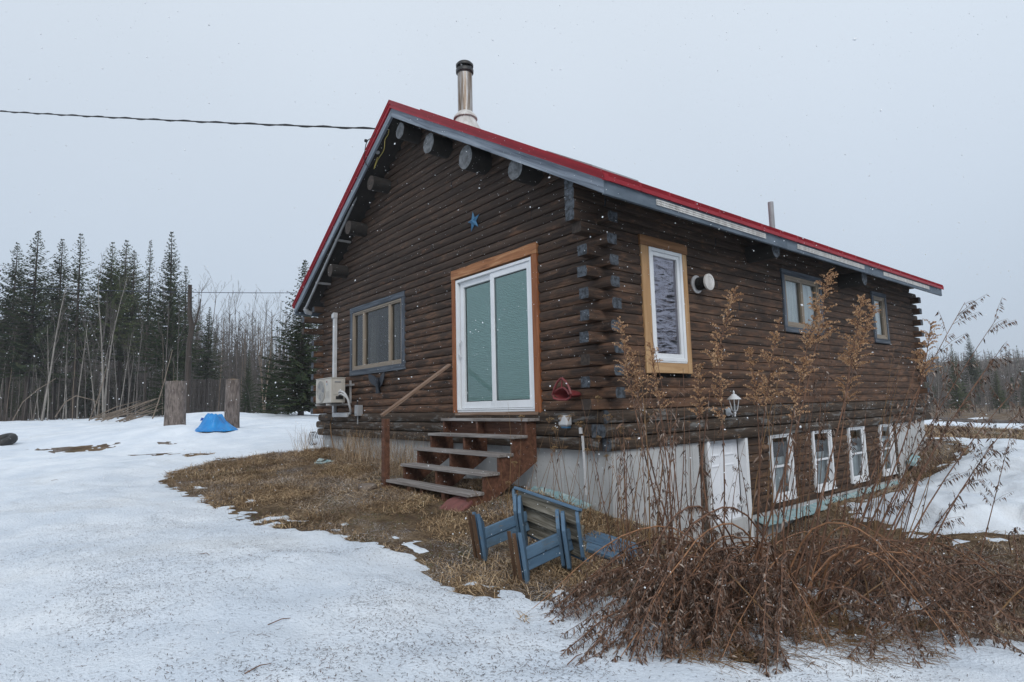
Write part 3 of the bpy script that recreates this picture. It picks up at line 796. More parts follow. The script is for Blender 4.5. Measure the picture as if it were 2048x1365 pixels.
# ---- basement infill of short logs, door and four windows
BW = [(3.545, 4.223), (4.924, 5.625), (6.327, 7.033), (7.769, 8.436)]; BZ0, BZ1 = -1.456, -.427
BD = (1.875, 2.886)
bw = MB(); bholes = [(a-.01, b+.01, BZ0, BZ1) for a, b in BW]+[(BD[0], BD[1], -2.6, -.36)]
wall_back(bw, 'y', 1.72, 8.66, -1.56, -.47, -.135, bholes)
basement_wall = bw.build('basement_wall', 'dark', house)
for k in range(9):
    z = -1.56+k*.1212
    course(basement_wall, 'y', 2.90, 8.50, z, .1205, .10, .024, -.045, bholes, ('infill', 'log_end_brown'), joint=.2)
for (a, b, zz) in ((1.735, 1.865, -2.5), (8.515, 8.645, -1.57)):
    MB().tube([(-.06, (a+b)/2, zz), (-.055, (a+b)/2+.008, (zz-.47)/2), (-.06, (a+b)/2, -.47)], .062, 9).build('post', 'skirt', basement_wall, smooth=True)

# ---- window and door builders; frames are drawn in wall coordinates (a along the wall, z up, o outward)
def W2(axis, a, z, o):
    return (a, YF-o, z) if axis == 'x' else (XF+o, a, z)
def wbox(mb, axis, a0, a1, z0, z1, o0, o1, mi=0):
    p = [W2(axis, a, z, o) for a in (a0, a1) for z in (z0, z1) for o in (o0, o1)]
    xs, ys, zs = zip(*p)
    return mb.box(min(xs), max(xs), min(ys), max(ys), min(zs), max(zs), mi)
def board(name, axis, a0, a1, z0, z1, o0, o1, mat, parent, bevel=.004, vert=None):
    """a board with its grain along its longer side"""
    c = W2(axis, (a0+a1)/2, (z0+z1)/2, (o0+o1)/2)
    la, lz, lo = a1-a0, z1-z0, o1-o0
    v = lz > la if vert is None else vert
    mb = MB(); L, Hh = (lz, la) if v else (la, lz)
    mb.box(-L/2, L/2, -lo/2, lo/2, -Hh/2, Hh/2)
    rz = 0 if axis == 'x' else RAD(90)
    rot = Matrix.Rotation(rz, 3, 'Z') @ (Matrix.Rotation(RAD(-90), 3, 'Y') if v else Matrix.Identity(3))
    return mb.build(name, mat, parent, bevel=min(bevel, lo*.3), loc=c, rot=rot.to_euler())
def frame_part(name, axis, a0, a1, z0, z1, w, o0, o1, mat, parent, bottom=None, bevel=.004):
    mb = MB(); wb = w if bottom is None else bottom
    wbox(mb, axis, a0, a0+w, z0, z1, o0, o1); wbox(mb, axis, a1-w, a1, z0, z1, o0, o1)
    wbox(mb, axis, a0+w, a1-w, z1-w, z1, o0, o1-.001); wbox(mb, axis, a0+w, a1-w, z0, z0+wb, o0, o1-.001)
    return mb.build(name, mat, parent, bevel=bevel)
def pane_part(name, axis, a0, a1, z0, z1, o, mat, parent):
    mb = MB(); p = [W2(axis, a, z, o) for a, z in ((a0, z0), (a1, z0), (a1, z1), (a0, z1))]
    mb.add(p, [(0, 1, 2, 3)]); return mb.build(name, mat, parent, recalc=False)
def room_part(axis, a0, a1, z0, z1, depth, parent, mat='interior'):
    """reveal and the darkness of the room behind an opening"""
    mb = MB(); q = []
    for o in (-.05, -depth):
        for a, z in ((a0, z0), (a1, z0), (a1, z1), (a0, z1)): q.append(W2(axis, a, z, o))
    mb.add(q, [(0, 1, 5, 4), (1, 2, 6, 5), (2, 3, 7, 6), (3, 0, 4, 7), (4, 5, 6, 7)])
    return mb.build('room_recess', mat, parent)
def curtain(axis, a0, a1, z0, z1, o, mat, parent, waves=7, amp=.02, name='curtain'):
    n = max(8, int(waves*6)); vs = []
    for i in range(n+1):
        a = a0+(a1-a0)*i/n; w = amp*math.sin(i/n*waves*2*math.pi)+rng.uniform(-.003, .003)
        vs += [W2(axis, a, z0, o+w*1.15), W2(axis, a, z1, o+w*.8)]
    mb = MB(); mb.add(vs, [(2*i, 2*i+2, 2*i+3, 2*i+1) for i in range(n)])
    return mb.build(name, mat, parent, smooth=True)

# sliding door with rough pine casing
A0, A1 = -3.025, -1.208
sd = MB(); wbox(sd, 'x', A0, A1, -.012, .02, -.10, .020)
sdoor = sd.build('sliding_door', 'vinyl', house, bevel=.004)
frame_part('frame', 'x', A0, A1, .0205, 2.03, .045, -.09, .030, 'vinyl', sdoor, .02)
mid = (A0+A1)/2+.01
frame_part('sash', 'x', A0+.06, mid+.045, .045, 1.985, .085, -.075, -.02, 'vinyl', sdoor, .10)
frame_part('sash', 'x', mid-.045, A1-.046, .045, 1.985, .085, -.018, .012, 'vinyl', sdoor, .10)
pane_part('pane', 'x', A0+.145, mid-.04, .145, 1.90, -.055, 'glass_teal', sdoor)
pane_part('pane', 'x', mid+.04, A1-.131, .145, 1.90, -.004, 'glass_teal', sdoor)
for (b0, b1, oo) in ((A0+.165, mid-.042, -.070), (mid+.062, A1-.135, -.022)):
    bl = MB(); bl.box(-(b1-b0)/2, (b1-b0)/2, -.004, .004, -.865, .865)
    bl.build('blind', 'blind', sdoor, loc=W2('x', (b0+b1)/2, 1.02, oo))
hd = MB(); c = W2('x', A0+.105, .95, 0)
hd.tube([(c[0], c[1]-.0, c[2]-.12), (c[0]-.005, c[1]-.045, c[2]-.09), (c[0]-.005, c[1]-.045, c[2]+.09), (c[0], c[1], c[2]+.12)], .011, 7)
hd.build('handle', 'vinyl', sdoor, smooth=True)
room_part('x', A0+.02, A1-.02, .02, 2.0, .5, sdoor)
board('casing', 'x', -3.118, -3.028, -.03, 2.05, -.05, .045, 'pine_red', sdoor)
board('casing', 'x', -1.205, -1.092, -.03, 2.05, -.05, .048, 'pine_red', sdoor)
hb = MB()                                         # rough sawn head casing, a little uneven
n = 14
for i in range(n+1):
    x = -1.018+2.036*i/n; t = rng.uniform(-.006, .006); b_ = rng.uniform(-.004, .004)
    hb.v += [(x, -.05, -.072+b_), (x, .05, -.07+b_), (x, .05, .072+t), (x, -.05, .07+t)]
hb.f = [(i*4+j, i*4+(j+1) % 4, i*4+4+(j+1) % 4, i*4+4+j) for i in range(n) for j in range(4)]+[(0, 1, 2, 3), tuple(n*4+j for j in (3, 2, 1, 0))]
hb.mi = [0]*len(hb.f)
hb.build('head_casing', 'pine_orange', sdoor, bevel=.003, loc=W2('x', -2.105, 2.125, .0))
board('threshold', 'x', -3.02, -1.12, -.055, -.014, -.04, .075, 'rail', sdoor)

# triple window
tw = MB(); wbox(tw, 'x', -6.83, -4.765, .865, .885, -.09, .035)
twin = tw.build('triple_window', 'clad_tan', house, bevel=.003)
frame_part('frame', 'x', -6.84, -4.755, .886, 2.04, .035, -.09, .03, 'clad_tan', twin)
for (p0, p1) in ((-6.805, -6.365), (-6.315, -5.265), (-5.215, -4.79)):
    frame_part('sash', 'x', p0-.003, p1+.003, .922, 2.004, .024, -.06, .018, 'clad_tan', twin)
    pane_part('pane', 'x', p0+.019, p1-.019, .944, 1.982, -.02, 'glass', twin)
for m in (-6.34, -5.24): board('mullion', 'x', m-.022, m+.022, .89, 2.0, -.09, .024, 'clad_tan', twin)
room_part('x', -6.82, -4.775, .88, 2.03, 1.6, twin)
curtain('x', -6.77, -6.45, .9, 1.98, -.35, 'curtain_tan', twin, 3, .03)
curtain('x', -6.05, -5.68, .9, 1.98, -.40, 'curtain_tan', twin, 3, .03)
curtain('x', -5.06, -4.96, .95, 1.8, -.14, 'curtain_white', twin, 2, .02)
curtain('x', -4.88, -4.80, .95, 1.7, -.14, 'curtain_white', twin, 2, .02)
for (a0, a1, z0, z1) in ((-6.945, -6.842, .865, 2.04), (-4.753, -4.649, .865, 2.04), (-6.945, -4.649, 2.042, 2.147), (-6.945, -4.649, .753, .863)):
    board('casing', 'x', a0, a1, z0, z1, -.03, .042+.003*(z1-z0 < .2), 'trim_grey', twin)

# narrow window in blond pine
nw = MB(); wbox(nw, 'y', .875, 1.563, .563, .58, -.09, .035)
nwin = nw.build('narrow_window', 'vinyl', house, bevel=.003)
frame_part('frame', 'y', .873, 1.565, .581, 2.032, .045, -.08, .04, 'vinyl', nwin)
frame_part('sash', 'y', .920, 1.518, .62, 1.985, .050, -.06, .022, 'vinyl', nwin, .06)
pane_part('pane', 'y', .968, 1.470, .672, 1.935, -.01, 'glass_wavy', nwin)
curtain('y', .93, 1.51, .6, 2.0, -.078, 'curtain_lilac', nwin, 5, .008)
room_part('y', .90, 1.54, .6, 2.0, .6, nwin)
board('casing', 'y', .722, .868, .425, 2.035, -.03, .036, 'pine_blond', nwin)
board('casing', 'y', 1.567, 1.672, .43, 2.030, -.03, .036, 'pine_blond', nwin)
board('head_casing', 'y', .700, 1.69, 2.037, 2.165, -.03, .042, 'pine_dark', nwin)
board('sill', 'y', .871, 1.565, .432, .560, -.03, .038, 'pine_blond', nwin)

# two-light window and far single window, slate trim
def slate_window(name, a0, a1, z0, z1, lights):
    mb = MB(); wbox(mb, 'y', a0+.09, a1-.09, z0+.09, z0+.105, -.09, .03)
    w = mb.build(name, 'clad_tan', house, bevel=.002)
    frame_part('frame', 'y', a0+.088, a1-.088, z0+.106, z1-.088, .035, -.08, .03, 'clad_tan', w)
    b0, b1 = a0+.123, a1-.123; st = (b1-b0)/lights
    for i in range(lights):
        s0, s1 = b0+st*i+.004, b0+st*(i+1)-.004
        frame_part('sash', 'y', s0, s1, z0+.142, z1-.124, .035, -.05, .016, 'clad_tan', w)
        pane_part('pane', 'y', s0+.034, s1-.034, z0+.176, z1-.158, -.02, 'glass', w)
        curtain('y', s0+.0, s1-.0, z0+.13, z1-.12, -.062, 'curtain_white', w, 5, .010)
    room_part('y', a0+.1, a1-.1, z0+.1, z1-.1, .6, w)
    for q in ((a0, a0+.087, z0+.09, z1-.09), (a1-.087, a1, z0+.09, z1-.09), (a0-.005, a1+.005, z1-.088, z1), (a0-.005, a1+.005, z0, z0+.088)):
        board('casing', 'y', *q, -.03, .040+.003*(q[3]-q[2] < .2), 'trim_grey', w)
    return w
slate_window('two_light_window', 4.288, 5.708, 1.155, 2.191, 2)
slate_window('single_window', 7.976, 8.737, 1.158, 2.208, 1)

# four sash windows below
for i, (a0, a1) in enumerate(BW):
    mb = MB(); wbox(mb, 'y', a0, a1, BZ0, BZ0+.02, -.10, .065)
    w = mb.build('sash_window', 'vinyl', house, bevel=.003)
    frame_part('frame', 'y', a0, a1, BZ0+.021, BZ1, .055, -.09, .045, 'vinyl', w, .05)
    zm = (BZ0+BZ1)/2
    frame_part('sash', 'y', a0+.056, a1-.056, zm-.02, BZ1-.056, .035, -.01, .018, 'vinyl', w)
    frame_part('sash', 'y', a0+.057, a1-.057, BZ0+.072, zm+.018, .036, -.045, -.012, 'vinyl', w)
    pane_part('pane', 'y', a0+.09, a1-.09, zm+.014, BZ1-.09, .004, 'glass', w)
    pane_part('pane', 'y', a0+.092, a1-.092, BZ0+.107, zm-.017, -.028, 'glass', w)
    room_part('y', a0+.03, a1-.03, BZ0+.03, BZ1-.03, .5, w)
    top = (zm-.02+.14, zm+.11, zm+.12, zm+.19)[i]
    curtain('y', a0+.06, a1-.06, BZ0+.06, top, -.085, 'curtain_white', w, 3, .012)

# cellar door, six raised panels, knob
D0, D1, DT = BD[0]+.012, BD[1]-.012, -.372
bd = MB(); bd.box(-.155, -.108, D0+.075, D1-.075, -2.40, DT-.075)
bdoor = bd.build('cellar_door', 'door_white', house, bevel=.003)
frame_part('frame', 'y', BD[0]+.002, BD[1]-.002, -2.47, DT+.01, .068, -.07, .055, 'vinyl', bdoor, .03)
mb = MB()
for (a0, a1) in ((D0+.077, D0+.09), (D1-.09, D1-.077)): mb.box(-.20, -.112, a0, a1, -2.4, DT-.077)
mb.build('door_stop', 'vinyl', bdoor)
pw = (D1-D0-.15)/2
for r_, (z0, z1) in enumerate(((-.70, -.50), (-1.48, -.80), (-2.30, -1.62))):
    for c_ in range(2):
        a0 = D0+.075+.10+c_*(pw-.045); a1 = a0+pw-.155
        mb = MB()
        o0 = -.1065
        mb.add([(o0, a0, z0), (o0, a1, z0), (o0, a1, z1), (o0, a0, z1),
                (o0+.010, a0+.022, z0+.022), (o0+.010, a1-.022, z0+.022), (o0+.010, a1-.022, z1-.022), (o0+.010, a0+.022, z1-.022),
                (o0+.003, a0+.045, z0+.045), (o0+.003, a1-.045, z0+.045), (o0+.003, a1-.045, z1-.045), (o0+.003, a0+.045, z1-.045)],
               [(i, (i+1) % 4, 4+(i+1) % 4, 4+i) for i in range(4)]+[(4+i, 4+(i+1) % 4, 8+(i+1) % 4, 8+i) for i in range(4)]+[(8, 9, 10, 11)])
        mb.build('door_panel', 'door_white', bdoor)
MB().lathe([(.02, 0), (.028, .004), (.012, .012), (.011, .03), (.026, .042), (.028, .055), (.02, .066), (.001, .068)], (-.108, D1-.15, -1.40), 'x', 14).build('knob', 'galv', bdoor, smooth=True)

# ---- roof: deck with two slopes, standing seam sheets, trims
TOPO = 0.045                                       # roof surface above the top of the fascia
def rz(x, o=0.0): return ZR+o-SLOPE*abs(x-XR)
def rt_(x, o=0.0):                                # sheet metal surface: a touch steeper than the boards
    return rz(x, o)+.066*(1-min(1, abs(x-XR)/4.84))
dk = MB()
dk.prism([(XLE+.02, rz(XLE+.02, -.12)), (XR, ZR-.12), (ES-.02, rz(ES-.02, -.12)), (ES-.02, rz(ES-.02, .05)), (XR, ZR+.05), (XLE+.02, rz(XLE+.02, .05))], 1, -ER+.03, Y1-.03)
roof = dk.build('roof', 'soffit', house)
PW = .53; ny = 22; ystart = -ER+.02-.0
for side in (1, -1):
    xe = ES+.03 if side > 0 else XLE-.03
    y = -ER-.03; i = 0
    while y < Y1+.02:
        yn = min(y+PW, Y1+.03) if i else .137-.02
        mb = MB()
        prof = [(y, 0), (yn-.030, 0), (yn-.026, .060), (yn-.004, .060), (yn, 0)] if i % 1 == 0 else []
        vs = []
        for x in (XR+side*.02, xe):
            for (yy, h) in prof: vs.append((x, yy, rt_(x, TOPO+h)))
        for (yy, h) in prof: vs.append((xe, yy, rz(xe, TOPO+h-.04 if h == 0 else TOPO+h-.055)))
        k = len(prof)
        mb.add(vs, [(j, j+1, k+j+1, k+j) for j in range(k-1)]+[(k+j, k+j+1, 2*k+j+1, 2*k+j) for j in range(k-1)])
        mb.build('roof_panel', 'roof', roof)
        y = yn; i += 1
rc = MB(); rc.prism([(XR-.16, rt_(XR-.16, TOPO+.036)), (XR, ZR+TOPO+.100), (XR+.16, rt_(XR+.16, TOPO+.036)), (XR+.16, rt_(XR+.16, TOPO+.024)), (XR, ZR+TOPO+.084), (XR-.16, rt_(XR-.16, TOPO+.024))], 1, -ER-.045, Y1+.04)
rc.build('ridge_cap', 'roof', roof)
# red drip edges and stepped rake trim
for side in (1, -1):
    xe = ES if side > 0 else XLE
    for (y0, o) in ((-ER, -1), (Y1, 1)):
        for (d, t0, t1) in ((.030, .0, .035), (.042, .035, .060), (.050, .060, .078)):
            mb = MB(); ya, yb = (y0-d, y0+.03) if o < 0 else (y0-.03, y0+d)
            vs = []
            xs = (XR, xe+side*.035)
            for x in xs:
                for yy in (ya, yb):
                    for t in (t0, t1): vs.append((x, yy, rz(x, t)+(rt_(x)-rz(x))*min(1, t/.055)))
            mb.add(vs, [(0, 1, 3, 2), (4, 6, 7, 5), (0, 4, 5, 1), (2, 3, 7, 6), (0, 2, 6, 4), (1, 5, 7, 3)])
            mb.build('rake_trim', 'roof', roof)
    mb = MB(); x0, x1 = (xe-.01, xe+.028) if side > 0 else (xe-.028, xe+.01)
    mb.box(x0, x1, -ER-.02, Y1+.02, ZE-.005, ZE+TOPO-.008); mb.build('drip_edge', 'roof', roof)
# fascia: weathered rake boards in front, painted eave boards along the sides
FH = .155
def rake_board(x0, x1, y, mat, t=.035):
    mb = MB(); n = 10; L = math.hypot(x1-x0, SLOPE*(abs(x1-XR)-abs(x0-XR)))
    ang = math.atan2(rz(x1)-rz(x0), x1-x0)
    sx = abs(math.cos(ang))
    vs = []
    for i in range(n+1):
        a = -L/2+L*i/n; w = rng.uniform(-.003, .003)
        # ends cut plumb
        k = math.tan(ang)*0
        for yy, zz in ((-t/2, -FH*sx/2), (t/2, -FH*sx/2), (t/2, FH*sx/2), (-t/2, FH*sx/2)):
            sh = -zz*math.tan(-ang) if i in (0, n) else 0
            vs.append((a+sh, yy, zz+w*(zz < 0)))
    mb.add(vs, [(i*4+j, i*4+(j+1) % 4, i*4+4+(j+1) % 4, i*4+4+j) for i in range(n) for j in range(4)]+[(0, 1, 2, 3), tuple(n*4+j for j in (3, 2, 1, 0))])
    return mb.build('rake_board', mat, house, loc=((x0+x1)/2, y, (rz(x0)+rz(x1))/2-FH/2), rot=(0, -ang, 0))
rake_board(XR+.004, ES-.012, -ER+.018, 'fascia_wood'); rake_board(XLE+.012, XR-.004, -ER+.018, 'fascia_wood')
rake_board(XR+.004, ES-.012, Y1-.018, 'fascia_wood'); rake_board(XLE+.012, XR-.004, Y1-.018, 'fascia_wood')
yc = [-ER, 3.52, 6.52, Y1]
for a, b in zip(yc[:-1], yc[1:]):
    MB().box(-(b-a)/2+.002, (b-a)/2-.002, -.018, .018, -FH/2, FH/2).build('eave_board', 'fascia_paint', house, bevel=.004, loc=(ES-.018, (a+b)/2, ZE-FH/2-.002), rot=(0, 0, RAD(90)))
MB().box(-(Y1+ER)/2, (Y1+ER)/2, -.018, .018, -FH/2, FH/2).build('eave_board', 'fascia_paint', house, bevel=.004, loc=(XLE+.018, (Y1-ER)/2, ZE-FH/2-.002), rot=(0, 0, RAD(90)))
# level soffit boards between wall and eave board
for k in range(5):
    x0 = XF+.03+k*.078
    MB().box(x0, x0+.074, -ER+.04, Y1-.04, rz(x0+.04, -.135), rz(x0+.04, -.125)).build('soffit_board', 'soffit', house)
# perforated vent strips on the eave board
for (u0, u1, v0, v1) in ((1312, 1530, 403, 468), (1594, 1727, 489, 531), (1766, 1857, 541, 571)):
    a = onx(u0, v0, ES)[1]; b = onx(u1, v1, ES)[1]; zc = ZE-.070; hh = .034
    mb = MB(); x0 = ES+.001; x1 = ES+.012
    mb.box(x0, x1, a, b, zc+hh-.010, zc+hh); mb.box(x0, x1, a, b, zc-hh, zc-hh+.010); mb.box(x0, x1-.002, a, b, zc-.005, zc+.005)
    n = int((b-a)/.028)
    for i in range(n+1):
        y = a+(b-a-.009)*i/n; mb.box(x0, x1-.001, y, y+.009, zc-hh+.0098, zc+hh-.0098)
    v = mb.build('soffit_vent', 'galv_pale', house)
    MB().box(x0-.0006, x0+.001, a+.002, b-.002, zc-hh+.002, zc+hh-.002).build('screen', 'dark', v)
# purlin logs carrying the gable overhang, cross beams at the eave
for (u, v, r) in ((800, 262, .140), (857, 287, .160), (930.5, 315, .170), (1030, 338, .145), (741, 366, .135), (696, 455, .135), (660, 541, .13)):
    q = ony(u, v, -.40); x, z = q[0], min(q[2], roof_under(q[0])-r*.75-.03)
    n = 16; mb = MB()
    rr = [r*(1+rng.uniform(-.05, .05)) for _ in range(n)]
    poly = [(x+rr[j]*math.cos(2*math.pi*j/n), min(z+rr[j]*math.sin(2*math.pi*j/n), roof_under(x+rr[j]*math.cos(2*math.pi*j/n))-.025)) for j in range(n)]
    mb.prism(poly, 1, -.40, .15)
    for k_, ff in enumerate(mb.f):
        if k_ == 0: mb.mi[k_] = 1
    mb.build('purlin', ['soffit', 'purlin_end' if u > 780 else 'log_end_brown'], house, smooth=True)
for (u, v) in ((1552, 500), (1729, 558)):
    q = onx(u, v, .40); y, z, r = q[1], q[2]+.03, .15
    n = 16; mb = MB(); poly = [(y+r*.8*math.cos(2*math.pi*j/n), min(z+r*math.sin(2*math.pi*j/n), z+.10)) for j in range(n)]
    mb.prism(poly, 0, -.2, .40); mb.mi[1] = 1
    mb.build('beam_end', ['soffit', 'log_end'], house, smooth=True)

# ---- chimney, skylight, vent pipe
cb = ony(931, 238, .95); ccx, ccy = cb[0], cb[1]
ztop = ony(924, 131, .95)[2]; zr0 = rz(ccx, TOPO)
def pz(v): return ony(926, v, .95)[2]
ch = MB(); ch.lathe([(.138, zr0-.1), (.138, pz(236)), (.141, pz(234)), (.138, pz(232)), (.138, pz(150))], (ccx, ccy, 0), 'z', 24)
chim = ch.build('chimney', 'chimney', house, smooth=True)
MB().lathe([(.36, zr0-.25), (.30, zr0-.02), (.18, pz(243)), (.155, pz(238))], (ccx, ccy, 0), 'z', 24).build('flashing', 'galv_pale', chim, smooth=True)
MB().lathe([(.225, pz(243)), (.22, pz(240)), (.150, pz(231)), (.141, pz(230)), (.141, pz(232)), (.21, pz(242.5))], (ccx, ccy, 0), 'z', 24).build('storm_collar', 'galv_pale', chim, smooth=True)
MB().lathe([(.140, pz(153)), (.150, pz(151)), (.165, pz(150)), (.168, pz(144.5)), (.150, pz(142)), (.12, pz(141.5))], (ccx, ccy, 0), 'z', 24).build('cap_ring', 'black_metal', chim, smooth=True)
cp = MB(); cp.lathe([(.163, pz(138.0)), (.166, pz(134.0)), (.135, pz(130.6)), (.07, pz(128.6)), (.002, pz(127.8))], (ccx, ccy, 0), 'z', 24)
cp.build('rain_cap', 'black_metal', chim, smooth=True)
MB().lathe([(.090, pz(142)), (.090, pz(140.2)), (.05, pz(138.6)), (.05, pz(138.0))], (ccx, ccy, 0), 'z', 16).build('inner_flue', 'black_metal', chim, smooth=True)
for j in range(4):
    th = j*math.pi/2+.5; MB().box(-.012, .012, -.003, .003, pz(143), pz(136)).build('cap_strap', 'galv', chim, loc=(ccx+.130*math.cos(th), ccy+.130*math.sin(th), 0), rot=(0, 0, th+math.pi/2))
sk = MB(); sx0, sx1, sy0, sy1 = -2.35, -1.35, 1.35, 2.45
def skz(x, o): return rz(x, TOPO+o)
mb = MB()
for (a0, a1, b0, b1) in ((sx0, sx1, sy0, sy0+.05), (sx0, sx1, sy1-.05, sy1), (sx0, sx0+.05, sy0+.05, sy1-.05), (sx1-.05, sx1, sy0+.05, sy1-.05)):
    vs = [(x, y, skz(x, o)) for x in (a0, a1) for y in (b0, b1) for o in (-.02, .115)]
    mb.add(vs, [(0, 1, 3, 2), (4, 6, 7, 5), (0, 4, 5, 1), (2, 3, 7, 6), (0, 2, 6, 4), (1, 5, 7, 3)])
skl = mb.build('skylight', 'pvc_grey', house)
mb = MB(); mb.add([(sx0+.04, sy0+.04, skz(sx0+.04, .11)), (sx1-.04, sy0+.04, skz(sx1-.04, .11)), (sx1-.04, sy1-.04, skz(sx1-.04, .13)), (sx0+.04, sy1-.04, skz(sx0+.04, .13))], [(0, 1, 2, 3)])
mb.build('pane', 'glass', skl, recalc=False)
vq = ony(1541, 405, 6.0)
MB().lathe([(.052, rz(vq[0])-.1), (.052, vq[2]), (.044, vq[2]), (.044, vq[2]-.08)], (vq[0], 6.0, 0), 'z', 14).build('vent_pipe', 'pvc_grey', house, smooth=True)
# ------------------------------------------------------------------ things on and around the house
def extrude_front(poly, y0, y1):                  # outline in x,z, thickness along y
    return MB().prism(poly, 1, y0, y1)

# heat pump on its wall bracket
hx0, hx1, hz0, hz1, hy0, hy1 = -7.575, -6.775, .215, .705, -.52, -.22
hp = empty('heat_pump', ((hx0+hx1)/2, -.35, .17)); tag(hp, 'beige outdoor heat pump unit on a wall bracket left of the triple window', 'heat pump')
MB().box(hx0, hx1, hy0, hy1, hz0, hz1).build('cabinet', 'beige_metal', hp, bevel=.012)
MB().box(hx0-.006, hx1+.006, hy0-.006, hy1+.006, hz1+.001, hz1+.016).build('lid', 'beige_metal', hp, bevel=.004)
fcx, fcz = hx0+.285, (hz0+hz1)/2
MB().lathe([(.215, hy0-.004), (.225, hy0-.012), (.215, hy0-.016), (.205, hy0-.010), (.204, hy0-.003)], (fcx, 0, fcz), 'y', 32).build('fan_ring', 'beige_metal', hp, smooth=True)
MB().lathe([(.203, hy0-.0015), (.001, hy0-.002)], (fcx, 0, fcz), 'y', 28).build('fan_opening', 'rubber', hp)
mb = MB()
for j in range(3):
    th0 = j*2*math.pi/3
    mb.add([(fcx+.03*math.cos(th0), hy0-.005, fcz+.03*math.sin(th0)), (fcx+.19*math.cos(th0-.3), hy0-.003, fcz+.19*math.sin(th0-.3)), (fcx+.19*math.cos(th0+.55), hy0-.009, fcz+.19*math.sin(th0+.55))], [(0, 1, 2)])
mb.build('fan_blade', 'pvc_grey', hp)
mb = MB()
for x in np.linspace(-.195, .195, 13):
    h = math.sqrt(max(0, .205**2-x*x)); mb.box(fcx+x-.002, fcx+x+.002, hy0-.014, hy0-.011, fcz-h, fcz+h)
for r in (.07, .14): mb.tube([(fcx+r*math.cos(t), hy0-.0125, fcz+r*math.sin(t)) for t in np.linspace(0, 2*math.pi, 25)], .0022, 4, False)
mb.build('fan_grille', 'pvc_grey', hp)
mb = MB()
for k in range(4): mb.box(hx0+.56, hx0+.70, hy0-.010, hy0-.002, fcz-.02-k*.035, fcz-.01-k*.035)
mb.build('louvre', 'beige_metal', hp)
MB().box(hx0+.565, hx0+.61, hy0-.004, hy0-.001, fcz+.165, fcz+.195).build('red_badge', 'red_plastic', hp)
MB().box(hx0+.565, hx0+.61, hy0-.004, hy0-.001, fcz+.115, fcz+.145).build('blue_badge', 'star_blue', hp)
MB().box(hx1, hx1+.010, hy0+.04, hy1-.06, hz0+.16, hz1-.05).build('service_cover', 'beige_metal', hp, bevel=.004)
MB().box(hx1+.002, hx1+.008, hy0+.10, hy1-.05, hz0+.07, hz0+.135).build('rating_plate', 'rubber', hp)
MB().box(hx1+.010, hx1+.020, hy0+.07, hy1-.10, hz1-.085, hz1-.060).build('grip', 'pvc_grey', hp, bevel=.003)
for x in (hx0+.12, hx1-.12):
    mb = MB(); mb.box(x-.02, x+.02, hy0-.04, YF-.025, hz0-.05, hz0-.012); mb.box(x-.02, x+.02, YF-.06, YF-.028, hz0-.0495, hz0+.45)
    mb.build('bracket', 'galv', hp)
MB().box(hx0-.05, hx1+.10, YF-.075, YF-.055, hz0+.34, hz0+.375).build('wall_rail', 'galv', hp)
for dz, rr in ((0.0, .022), (-.05, .018)):
    MB().tube(smooth_path([(hx1+.01, -.36, .42+dz), (hx1+.09, -.36, .44+dz), (hx1+.19, -.32, .40+dz), (hx1+.24, -.27, .27), (hx1+.22, -.22, .12), (hx1+.13, -.16, .02+dz*.3), (hx1-.1, -.10, -.005)]), rr, 8).build('refrigerant_line', 'pvc', hp, smooth=True)
for x in (hx0+.1, hx1-.1): MB().box(x-.03, x+.03, hy0+.05, hy1-.05, hz0-.0125, hz0).build('foot', 'rubber', hp)

# white line cover running up the wall
lc = empty('line_cover', (-7.80, YF-.08, -.05)); tag(lc, 'white plastic pipe cover running up the log wall behind the heat pump', 'pipe cover')
q = ony(669, 627, YF-.08)
MB().box(q[0]-.045, q[0]+.045, YF-.10, YF-.03, .02, q[2]-.10).build('duct', 'pvc', lc, bevel=.006)
MB().prism([(q[0]-.055, q[2]-.11), (q[0]+.055, q[2]-.11), (q[0]+.06, q[2]+.01), (q[0]-.05, q[2]-.02)], 1, YF-.13, YF-.028).build('end_cap', 'pvc', lc, bevel=.008)
MB().box(q[0]-.045, q[0]+.72, YF-.10, YF-.03, -.075, .018).build('elbow', 'pvc', lc, bevel=.01)
hz = MB(); hz.tube([(q[0]-.02, YF-.10, -.07), (q[0]-.05, YF-.13, -.2), (q[0]-.02, YF-.12, -.45), (q[0]+.04, -.10, -.75)], .012, 7)
hz.build('drain_hose', 'stem_straw', lc, smooth=True)

# disconnect box
q = ony(716, 822, YF-.1)
ds = empty('disconnect_box', (q[0], YF-.05, q[2]-.12)); tag(ds, 'small grey electrical disconnect box on the wall right of the heat pump', 'electrical box')
MB().box(q[0]-.075, q[0]+.075, YF-.14, YF-.03, q[2]-.10, q[2]+.11).build('case', 'pvc_grey', ds, bevel=.006)
MB().box(q[0]-.055, q[0]+.055, YF-.150, YF-.141, q[2]-.06, q[2]+.09).build('cover', 'pvc_grey', ds, bevel=.003)
MB().tube([(q[0]-.03, YF-.09, q[2]-.10), (q[0]-.03, YF-.09, q[2]-.26)], .014, 7).build('conduit_stub', 'pvc_grey', ds)
MB().tube([(q[0]-.12, YF-.06, q[2]+.25), (q[0]-.14, YF-.06, q[2]-.0), (q[0]-.10, YF-.07, q[2]-.17), (q[0]-.04, YF-.08, q[2]-.18), (q[0]-.03, YF-.09, q[2]-.12)], .013, 7).build('whip', 'cable', ds)

